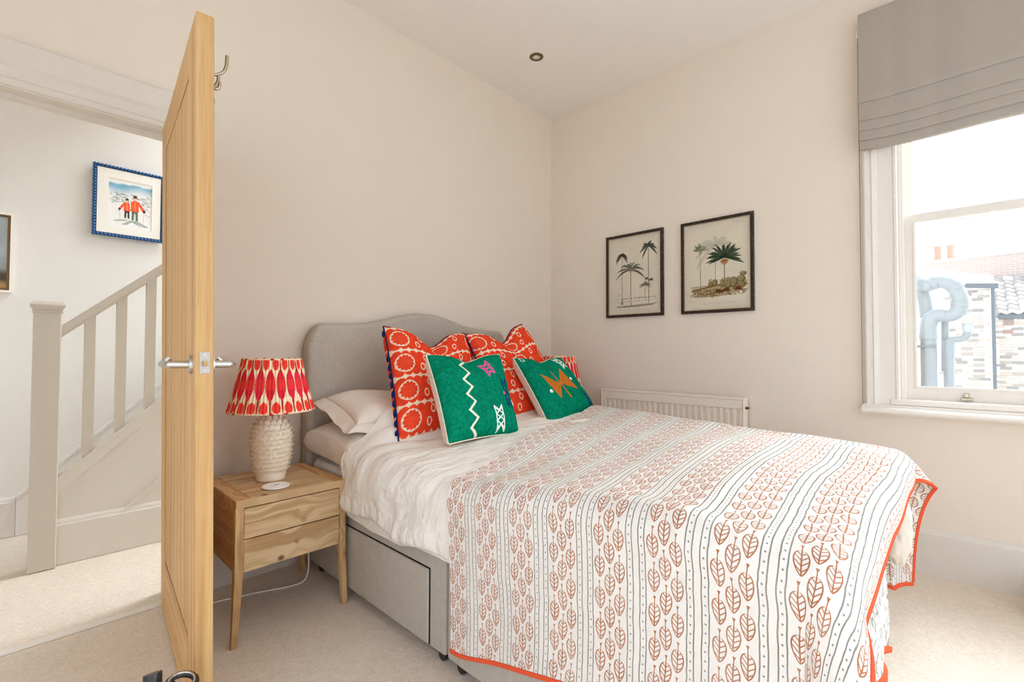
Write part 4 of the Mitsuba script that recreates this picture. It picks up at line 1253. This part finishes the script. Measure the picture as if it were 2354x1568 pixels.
# ------------------------------------------------------------------ nightstands
def nightstand(key, x0, label, full=True):
    """x0: left side; depth from y=-.56 to -.125"""
    key = fix(key); tag(key, label, 'nightstand')
    W, y0, y1, ht, lw = .418, -.555, -.125, .520, .034
    x1 = x0 + W
    def q(n, m, mat, s=False): return put(f'{key}__{n}', m, mat, s)
    q('top', bx(x0 + .052, x1 - .052, y0 + .012, y1, ht - .026, ht, .0012), 'mat_mango_top')
    q('top_border', bx(x0, x0 + .0515, y0 + .002, y1, ht - .026, ht, .0015), 'mat_mango_trim')
    q('top_border', bx(x1 - .0515, x1, y0 + .002, y1, ht - .026, ht, .0015), 'mat_mango_trim')
    q('top_rail', bx(x0 + .001, x1 - .001, y0, y0 + .0118, ht - .030, ht - .001, .002), 'mat_mango_top')
    zb = .258
    q('side_panel', bx(x0 + .005, x0 + .020, y0 + .02, y1 - .02, zb, ht - .026), 'mat_mango_side')
    q('side_panel', bx(x1 - .020, x1 - .005, y0 + .02, y1 - .02, zb, ht - .026), 'mat_mango_side')
    q('back_panel', bx(x0 + .02, x1 - .02, y1 - .016, y1 - .004, zb, ht - .026), 'mat_mango_side')
    q('bottom_panel', bx(x0 + .02, x1 - .02, y0 + .03, y1 - .016, zb + .004, zb + .016), 'mat_mango_side')
    for nm, za, zc, mt in (('drawer', .3775, .4865, 'mat_mango_front'), ('drawer', .2585, .3735, 'mat_mango_front_low')):
        d = q(nm, bx(x0 + .0290, x1 - .0290, y0 + .001, y0 + .02, za, zc, .0012), mt)
        put(d + '__knob', trimesh.creation.cylinder(.0085, .004, sections=20, transform=trimesh.transformations.translation_matrix((x0 + W / 2 + .008, y0, (za + zc) / 2 + .004)) @ trimesh.transformations.rotation_matrix(PI / 2, (1, 0, 0))), 'mat_mango_side', 40)
        put(d + '__box', bx(x0 + .032, x1 - .032, y0 + .021, y1 - .02, za + .01, zc - .02), 'mat_mango_side')
    for sx in (0, 1):
        for sy in (0, 1):
            xo = x1 if sx else x0; yo = y1 if sy else y0
            ix, iy = (-1 if sx else 1), (-1 if sy else 1)
            w0, w1_ = .028, .019
            fx = xo - ix * .009; fy = yo - iy * .004
            p = []
            for (xx, yy_, w, z) in ((xo, yo, w0, ht - .027), (xo, yo, w0, .25), (fx, fy, w1_, 0.0)):
                p.append([[xx, yy_, z], [xx + ix * w, yy_, z], [xx + ix * w, yy_ + iy * w, z], [xx, yy_ + iy * w, z]])
            q('leg', cat_([hull(p[0] + p[1]), hull(p[1] + p[2])]), 'mat_mango_leg')
    return key


nightstand('nightstand', -2.487, 'two drawer mango wood nightstand with tapered legs between the open door and the bed')
nightstand('nightstand', -.530, 'wooden nightstand hidden behind the bed in the room corner')

# ------------------------------------------------------------------ table lamps
def shade_colour(a, v, seed):
    """ikat: a in motif columns, v 0 at the bottom to 1 at the top"""
    cream = np.array(lin(240, 222, 190))
    k = np.floor(a); f = a - k - .5
    h = (np.sin(k * 12.9898 + seed) * 43758.5453) % 1
    h2 = (np.sin(k * 78.233 + seed) * 24634.634) % 1
    jag = .012 * np.sin(v * 160 + k * 3)
    big = np.clip(1 - ((v - .53 - .03 * (h - .5)) / (.27 + .05 * h2)) ** 2, 0, 1) ** .7 * .46
    tail = .11 * ((v < .5) | (h > .4))
    tail = tail * np.clip(1.1 - np.abs(v - .5) * 1.2, .2, 1)
    on = np.abs(f + jag * .3) < np.maximum(big, tail)
    a2 = a + .5; k2 = np.floor(a2); f2 = a2 - k2 - .5
    small = np.maximum(np.clip(1 - ((v - .10) / .12) ** 2, 0, 1), np.clip(1 - ((v - .93) / .14) ** 2, 0, 1)) ** .7 * .34
    on2 = np.abs(f2) < small
    R1, R2, R3 = np.array(lin(212, 40, 40)), np.array(lin(234, 72, 66)), np.array(lin(224, 52, 78))
    c = R1[None, None] * (1 - h)[..., None] + R3 * h[..., None]
    core = (np.abs(v - .53) < .10)[..., None] * .6
    c = c * (1 - core) + R2 * core
    edge = (np.abs(f) < tail * .8)[..., None] & (np.abs(v - .5) > .25)[..., None]
    c = np.where(edge, np.array(lin(150, 60, 40)), c)
    C = np.where(on[..., None], c, cream)
    return np.where((on2 & ~on)[..., None], np.array(lin(234, 66, 56)), C)


def lamp(key, cx, cy, z0, label, scales=True, rot=0.0):
    key = fix(key); tag(key, label, 'table lamp')
    c = np.array([cx, cy, z0])
    H = .285
    prof = [(.001, 0), (.050, 0), (.054, .004), (.056, .012), (.058, .030), (.066, .06), (.0725, .10), (.076, .145), (.0765, .18), (.072, .215), (.062, .243), (.047, .263), (.030, .275), (.018, .279), (.001, .279)]
    prof = [(a, z * .965) for a, z in prof]
    b = put(key + '__vase_base', lathe(prof, 56, c), 'mat_ceramic', 50)
    pz = np.array([p[1] for p in prof[3:13]]); prr = np.array([p[0] for p in prof[3:13]])
    if scales:
        n = 7
        u = np.linspace(-1, 1, n)
        Ug, Vg = np.meshgrid(u, np.linspace(0, 1, 6), indexing='ij')
        w = .0109 * (1 - .22 * Vg ** 9)
        Xs = Ug * w; Zs = Vg * .0225 * (1 - .05 * Ug ** 2); Ys = .0006 + .0080 * Vg ** 2.6 + .0028 * Vg * (1 - Ug ** 2) - .001 * Ug ** 2
        sm = solid_grid(np.stack([Xs, -Ys, Zs], -1), .0020)
        ds = mikit.ply(sm, 'mat_ceramic', smooth=True)
        rows_ = 13
        for i in range(rows_):
            z = .030 + i * .0182
            r = float(np.interp(z, pz, prr)); r2 = float(np.interp(z + .012, pz, prr))
            tl = math.degrees(math.atan2(r2 - r, .012))
            nn = 19 if z < .225 else (15 if z < .245 else 11)
            for j in range(nn):
                a = 360 * (j + .5 * (i % 2)) / nn + rng.uniform(-2, 2)
                M = T().translate([cx, cy, z0 + z]).rotate([0, 0, 1], a).translate([0, -r + .001, 0]).rotate([1, 0, 0], tl * .9 + rng.uniform(-4, 4)).scale([1 if nn == 19 else .9, 1, 1])
                again(b + '__scale', ds, M)
    put(key + '__neck', lathe([(.001, .262), (.011, .262), (.011, .275), (.0075, .284), (.0075, .330), (.011, .333), (.011, .35), (.001, .35)], 24, c), 'mat_brass', 40)
    zb, zt, rb, rt = .292, .505, .163, .112
    na, nz = 540, 48
    a = np.arange(na) * 2 * PI / na; v = np.linspace(0, 1, nz)
    Ag, Vv = np.meshgrid(a, v, indexing='ij')
    pl = .0042 * np.abs(np.sin(Ag * 34)) + .0009 * np.sin(Ag * 17)
    r = rb + (rt - rb) * Vv + pl * (1.2 - .5 * Vv) - .004 * np.sin(Vv * PI)
    P = np.stack([np.cos(Ag) * r, np.sin(Ag) * r, zb + (zt - zb) * Vv], -1) + c
    Q = P[:, ::-1] - np.stack([np.cos(Ag), np.sin(Ag), 0 * Ag], -1)[:, ::-1] * .002
    C = shade_colour((Ag + rot) / (2 * PI) * 22, Vv, 3.0)
    g = npfbm(np.cos(Ag) * 3, np.sin(Ag) * 3, Vv * 2, 4, 2, 61)[..., None]
    C = np.clip(C * (1 + .08 * g), 0, 1)
    m = cat_([grid_mesh(P, wrap_u=True), grid_mesh(Q, wrap_u=True)])
    cc = np.vstack([C.reshape(-1, 3), (C[:, ::-1] * .6 + .38 * np.array(lin(240, 226, 200))).reshape(-1, 3)])
    sk_ = put(key + '__lamp_shade', m, 'mat_vcol', True, color=np.clip(cc, 0, 1))
    for zz_, rr in ((zb, rb), (zt, rt)):
        ang = np.linspace(0, 2 * PI, 181)
        pth = np.stack([cx + rr * np.cos(ang), cy + rr * np.sin(ang), np.full(181, z0 + zz_)], 1)
        tm = tube(pth, .0042, 8, cap=False)
        kk = np.floor((np.arange(181) / 180 * 20) + .25)
        on = (((np.arange(181) / 180 * 20 + .25) % 1) < .32) & (np.sin(kk * 7.7) > -.2)
        tc = np.where(on[None, :, None], np.array(lin(190, 36, 50)), np.array(lin(236, 216, 186))) * np.ones((8, 1, 1))
        put(sk_ + '__binding', tm, 'mat_vcol', True, color=tc.reshape(-1, 3))
    put(key + '__shade_carrier', cat_([tube([(cx, cy, z0 + .47), (cx + rt * .95 * math.cos(q), cy + rt * .95 * math.sin(q), z0 + .50)], .0018, 6) for q in (0, 2.09, 4.19)] + [tube([(cx, cy, z0 + .34), (cx, cy, z0 + .475)], .004, 8)]), 'mat_brass', 40)
    return key


lamp('table_lamp', -2.292, -.335, .5205, 'table lamp with cream scaly ceramic base and red ikat shade, nearest the door', True, .1)
lamp('table_lamp', -.280, -.30, .5205, 'table lamp whose red ikat shade peeps out behind the right green cushion', False, .7)

tag('charging_pad', 'round white charging pad lying on the nightstand in front of the lamp', 'charging pad')
pc = np.array([-2.318, -.462, .520])
put('charging_pad__body', lathe([(.0005, .0008), (.048, .0008), (.051, .003), (.051, .006), (.048, .008), (.0005, .008)], 48, pc), 'mat_white_plastic', 40)
mk = [tube(bez([(pc[0] + a0, pc[1] + b0, .5284), (pc[0] + a1, pc[1] + b1, .5284), (pc[0] + a2, pc[1] + b2, .5284)], 5), .0007, 5)
      for a0, b0, a1, b1, a2, b2 in ((-.016, -.008, -.006, -.001, .004, -.004), (-.006, -.004, .004, .004, .012, .001), (.004, -.002, .010, .005, .017, .006))]
put('charging_pad__mark', cat_(mk), 'mat_gutter')
tag('charging_cable', 'thin white cable looping on the carpet under the nightstand', 'cable')
put('charging_cable', tube(bez([(-2.20, -.16, .255), (-2.115, -.17, .245), (-2.085, -.20, .18), (-2.085, -.235, .09), (-2.11, -.26, .02), (-2.17, -.25, .006), (-2.30, -.20, .005), (-2.42, -.165, .005), (-2.52, -.155, .005), (-2.57, -.17, .005)], 14), .0035, 8), 'mat_white_plastic', True)
tag('wall_socket', 'dark metal wall socket half hidden behind the ceramic lamp', 'socket')
put('wall_socket__plate', bx(-2.235, -2.150, -.010, 0, .535, .62, .003), 'mat_bronze')
put('wall_socket__plug', bx(-2.215, -2.175, -.04, -.010, .55, .595, .005), 'mat_black')

# ------------------------------------------------------------------ black fitting at the bottom edge of the picture
tag('tripod', 'black tubular handle and grey rimmed ring on the carpet before the oak door', 'tripod')
tp = np.array([-2.775, -1.005, 0.0])
put('tripod__handle', tube([(-2.788, -.985, .12), (-2.786, -.962, .20), (-2.784, -.945, .243)], .0200, 24), 'mat_black', 50)
rg = trimesh.creation.torus(.030, .0075, major_sections=40, minor_sections=14)
put('tripod__ring', place(rg, pose(-2.738, -1.022, .232, 12, 8, 0)), 'mat_black', True)
rg2 = trimesh.creation.torus(.0275, .003, major_sections=40, minor_sections=10)
put('tripod__ring_rim', place(rg2, pose(-2.738, -1.022, .2385, 12, 8, 0)), 'mat_steel', True)
put('tripod__collar', tube([(-2.789, -.99, .115), (-2.7865, -.967, .185)], .0235, 24), 'mat_bronze', 50)
put('tripod__column', tube([(-2.765, -1.01, .045), (-2.765, -1.01, .235)], .017, 18), 'mat_black', 50)
for q in range(3):
    a = q * 2.094 + .6
    put('tripod__leg', tube([(-2.765, -1.01, .10), (-2.765 + .055 * math.cos(a), -1.01 + .055 * math.sin(a), .006)], .006, 10), 'mat_black', 50)

# ------------------------------------------------------------------ outdoors
tag('brick_house', 'pale brick house with a pantiled roof seen through the sash window', 'house')
HX = 15.0
put('brick_house__wall', cat_([bx(HX + .02, HX + .4, -3.12, -1.2, -3, 2.83), bx(HX + .27, HX + .7, -6.5, -3.12, -3, 2.0)]), 'mat_mortar')
bm = mikit.ply(bx(-.02, .02, -.1075, .1075, -.0325, .0325, .006), 'mat_brick_0')
def bricks(x, ya, yb, za, zb, holes=()):
    r = 0
    z = za
    while z < zb - .04:
        y = yb - (.1125 if r % 2 else 0)
        while y - .215 > ya - .02:
            cy, cz_ = y - .1075, z + .0325
            if not any(h[0] < cy < h[1] and h[2] < cz_ < h[3] for h in holes):
                again('brick_house__brick', bm, T().translate([x + rng.uniform(-.004, .004), cy, cz_]), f'mat_brick_{rng.choice([0, 0, 1, 1, 2, 3, 4])}')
            y -= .225
        z += .075; r += 1
bricks(HX + .02, -3.13, -2.18, .02, 2.80)
vents = ((-3.57, -3.28, 1.75, 2.02), (-3.57, -3.28, 1.55, 1.71))
bricks(HX + .27, -4.02, -3.15, .10, 1.98, vents)
for y0, y1, z0, z1 in ((-3.535, -3.33, 1.80, 1.98), (-3.52, -3.33, 1.58, 1.69)):
    vb = put('brick_house__air_brick', bx(HX + .24, HX + .28, y0, y1, z0, z1, .006), 'mat_terracotta')
    put(vb + '__slot', cat_([bx(HX + .235, HX + .242, y0 + .02 + i * .024, y0 + .032 + i * .024, z0 + .02, z1 - .02) for i in range(7)]), 'mat_brick_4')
put('brick_house__gutter', prism([(-2.52, 2.88), (-3.24, 2.80), (-3.24, 2.92), (-2.52, 2.99)], 'x', HX - .10, HX + .03), 'mat_gutter')
put('brick_house__gutter', bx(HX + .12, HX + .28, -6.5, -3.24, 1.98, 2.10, .02), 'mat_gutter')
put('brick_house__downpipe', tube([(HX - .05, -3.14, 2.86), (HX - .05, -3.15, -2)], .035, 10), 'mat_gutter', 50)
put('brick_house__lean_to_roof', hull([(HX - .08, -3.2, 2.93), (HX - .08, -1.2, 2.96), (HX + 1.6, -3.2, 3.35), (HX + 1.6, -1.2, 3.85), (HX - .08, -3.2, 2.90), (HX + 1.6, -1.2, 3.0)]), 'mat_render')
put('brick_house__roof_deck', hull([(HX + .15, -6.5, 2.06), (HX + .15, -3.2, 2.06), (HX + 2.4, -6.5, 3.36), (HX + 2.4, -3.2, 3.36), (HX + 2.4, -6.5, 2.0), (HX + 2.4, -3.2, 2.0)]), 'mat_roof_tile_dark')
put('brick_house__parapet', hull([(HX + 2.4, -6.5, 2.0), (HX + 2.4, -1.6, 2.0), (HX + 2.75, -6.5, 2.0), (HX + 2.75, -1.6, 2.0), (HX + 2.4, -6.5, 4.10), (HX + 2.75, -6.5, 4.10), (HX + 2.4, -1.6, 3.98), (HX + 2.75, -1.6, 3.98)]), 'mat_parapet')
put('brick_house__coping', hull([(HX + 2.36, -6.5, 4.10), (HX + 2.79, -6.5, 4.10), (HX + 2.36, -1.6, 3.98), (HX + 2.79, -1.6, 3.98), (HX + 2.36, -6.5, 4.18), (HX + 2.79, -6.5, 4.18), (HX + 2.36, -1.6, 4.06), (HX + 2.79, -1.6, 4.06)]), 'mat_render')
# pantiles
tt = np.linspace(0, 1, 9)
prof = np.stack([tt * .24, .028 * np.sin(tt * 2 * PI)], 1)
tile = solid_grid(np.stack([np.stack([np.full(9, a), -prof[:, 0], prof[:, 1] + b], 1) for a, b in ((0, .045), (.30, .03), (.34, .02))], 0)[:, ::-1], .02)
tm = mikit.ply(tile, 'mat_roof_tile', smooth=30)
sl = math.degrees(math.atan2(1.30, 2.25))
for r in range(9):
    for c in range(7):
        a = r * .27
        x = HX + .12 + a * math.cos(math.radians(sl)); z = 2.09 + a * math.sin(math.radians(sl))
        again('brick_house__roof_tile', tm, T().translate([x, -3.22 - c * .215, z]).rotate([0, 1, 0], -sl), rng.choice(['mat_roof_tile', 'mat_roof_tile', 'mat_roof_tile_dark']))
tag('chimney', 'far chimney with two orange clay pots above the brick house', 'chimney')
put('chimney__stack', bx(17.8, 18.4, -2.8, -1.7, 2.5, 4.14, .02), 'mat_brick_1')
for y in (-1.995, -2.31):
    put('chimney__pot', lathe([(.001, 4.12), (.085, 4.12), (.080, 4.5), (.095, 4.52), (.095, 4.58), (.082, 4.61), (.07, 4.61), (.07, 4.2)], 20, (18.05, y, 0)), 'mat_terracotta', 40)
tag('soil_pipe', 'thick grey drain pipe with a wide swan neck bend outside the window', 'drain pipe')
PX = 2.40
def ppath(pts): return bez([(PX + (p[2] if len(p) > 2 else 0), p[0], p[1]) for p in pts], 10)
put('soil_pipe__stack', tube([(PX, -2.244, -3), (PX, -2.252, 1.27)], .054, 24), 'mat_pipe', 50)
put('soil_pipe__lower_bend', tube(ppath([(-2.252, 1.22), (-2.256, 1.31), (-2.285, 1.375), (-2.34, 1.385)]), .057, 24), 'mat_pipe', 50)
put('soil_pipe__swan_neck', tube(ppath([(-2.34, 1.385), (-2.385, 1.378), (-2.432, 1.405), (-2.458, 1.48), (-2.447, 1.56), (-2.405, 1.64), (-2.34, 1.672), (-2.29, 1.668)]), .054, 28), 'mat_pipe', 50)
for p, d in (((-2.335, 1.385), (0, -1, 0)), ((-2.455, 1.47), (0, 0, 1)), ((-2.43, 1.615), (0, .6, .8)), ((-2.252, 1.20), (0, 0, 1))):
    d = np.array(d, float); c = np.array([PX, *p])
    put('soil_pipe__joint_collar', tube([c - d * .022, c + d * .022], .060, 24), 'mat_pipe', 50)
put('soil_pipe__branch', tube(ppath([(-2.17, 1.86, .3), (-2.20, 1.76, .15), (-2.235, 1.66), (-2.26, 1.66), (-2.31, 1.672)]), .060, 24), 'mat_pipe', 50)
put('soil_pipe__branch', tube(ppath([(-2.19, 1.72, .10), (-2.215, 1.60, .1), (-2.235, 1.50, .1), (-2.245, 1.38, .08)]), .050, 24), 'mat_pipe', 50)
put('soil_pipe__clamp', bx(PX - .065, PX + .04, -2.305, -2.15, 1.108, 1.126, .003), 'mat_gutter')
tag('waste_pipe', 'thinner grey waste pipe with an open hopper end outside the window', 'drain pipe')
put('waste_pipe__stack', tube([(PX + .05, -2.374, -3), (PX + .05, -2.380, 1.10)], .036, 20), 'mat_pipe', 50)
put('waste_pipe__socket', tube([(PX + .05, -2.380, 1.03), (PX + .05, -2.381, 1.17)], .041, 20), 'mat_pipe', 50)
put('waste_pipe__stack', tube([(PX + .09, -2.355, .9), (PX + .09, -2.360, 1.40)], .026, 16), 'mat_pipe', 50)
put('waste_pipe__bend', tube([(PX + .05, y, z) for y, z in bez([(-2.381, 1.14, 0), (-2.392, 1.172, 0), (-2.43, 1.180, 0), (-2.468, 1.187, 0), (-2.493, 1.215, 0), (-2.497, 1.25, 0)], 8)[:, :2]], .028, 18), 'mat_pipe', 50)
put('waste_pipe__hopper', lathe([(.026, 1.235), (.034, 1.245), (.035, 1.30), (.041, 1.302), (.041, 1.315), (.033, 1.315), (.030, 1.25)], 24, (PX + .05, -2.499, 0)), 'mat_pipe_pale', 50)
put('waste_pipe__clamp', bx(PX + .02, PX + .06, -2.375, -2.315, .885, .892), 'mat_gutter')
tag('return_wall', 'whitewashed side wall of the house behind the drain pipes', 'wall')
put('return_wall__masonry', bx(.31, 2.6, -2.10, -1.9, -3, 1.2), 'mat_render')
for i in range(8):
    for j in range(2):
        again('return_wall__brick', mikit.ply(bx(-.1075, .1075, -.012, .012, -.0325, .0325, .004), 'mat_brick_3') if i + j == 0 else 'return_wall__brick', T().translate([2.45 - .225 * j + (.11 if i % 2 else 0) - .05, -2.105, .64 + .075 * i]), f'mat_brick_{(i * 3 + j) % 4}')

# ------------------------------------------------------------------ soft pouf at the right edge of the picture
tag('pouf', 'low cream cloth pouf on the carpet, cut off by the right edge of the photo', 'pouf')
put('pouf__cushion', lathe([(.001, .001), (.085, .001), (.096, .012), (.100, .032), (.097, .06), (.088, .10), (.065, .13), (.04, .142), (.001, .146)], 48, (-.173, -2.728, 0)), 'mat_cream_cloth', 60)
put('pouf__piping', tube([(-.173 + .099 * math.cos(a), -2.728 + .099 * math.sin(a), .048) for a in np.linspace(0, 2 * PI, 49)], .003, 8, cap=False), 'mat_cream_cloth', True)
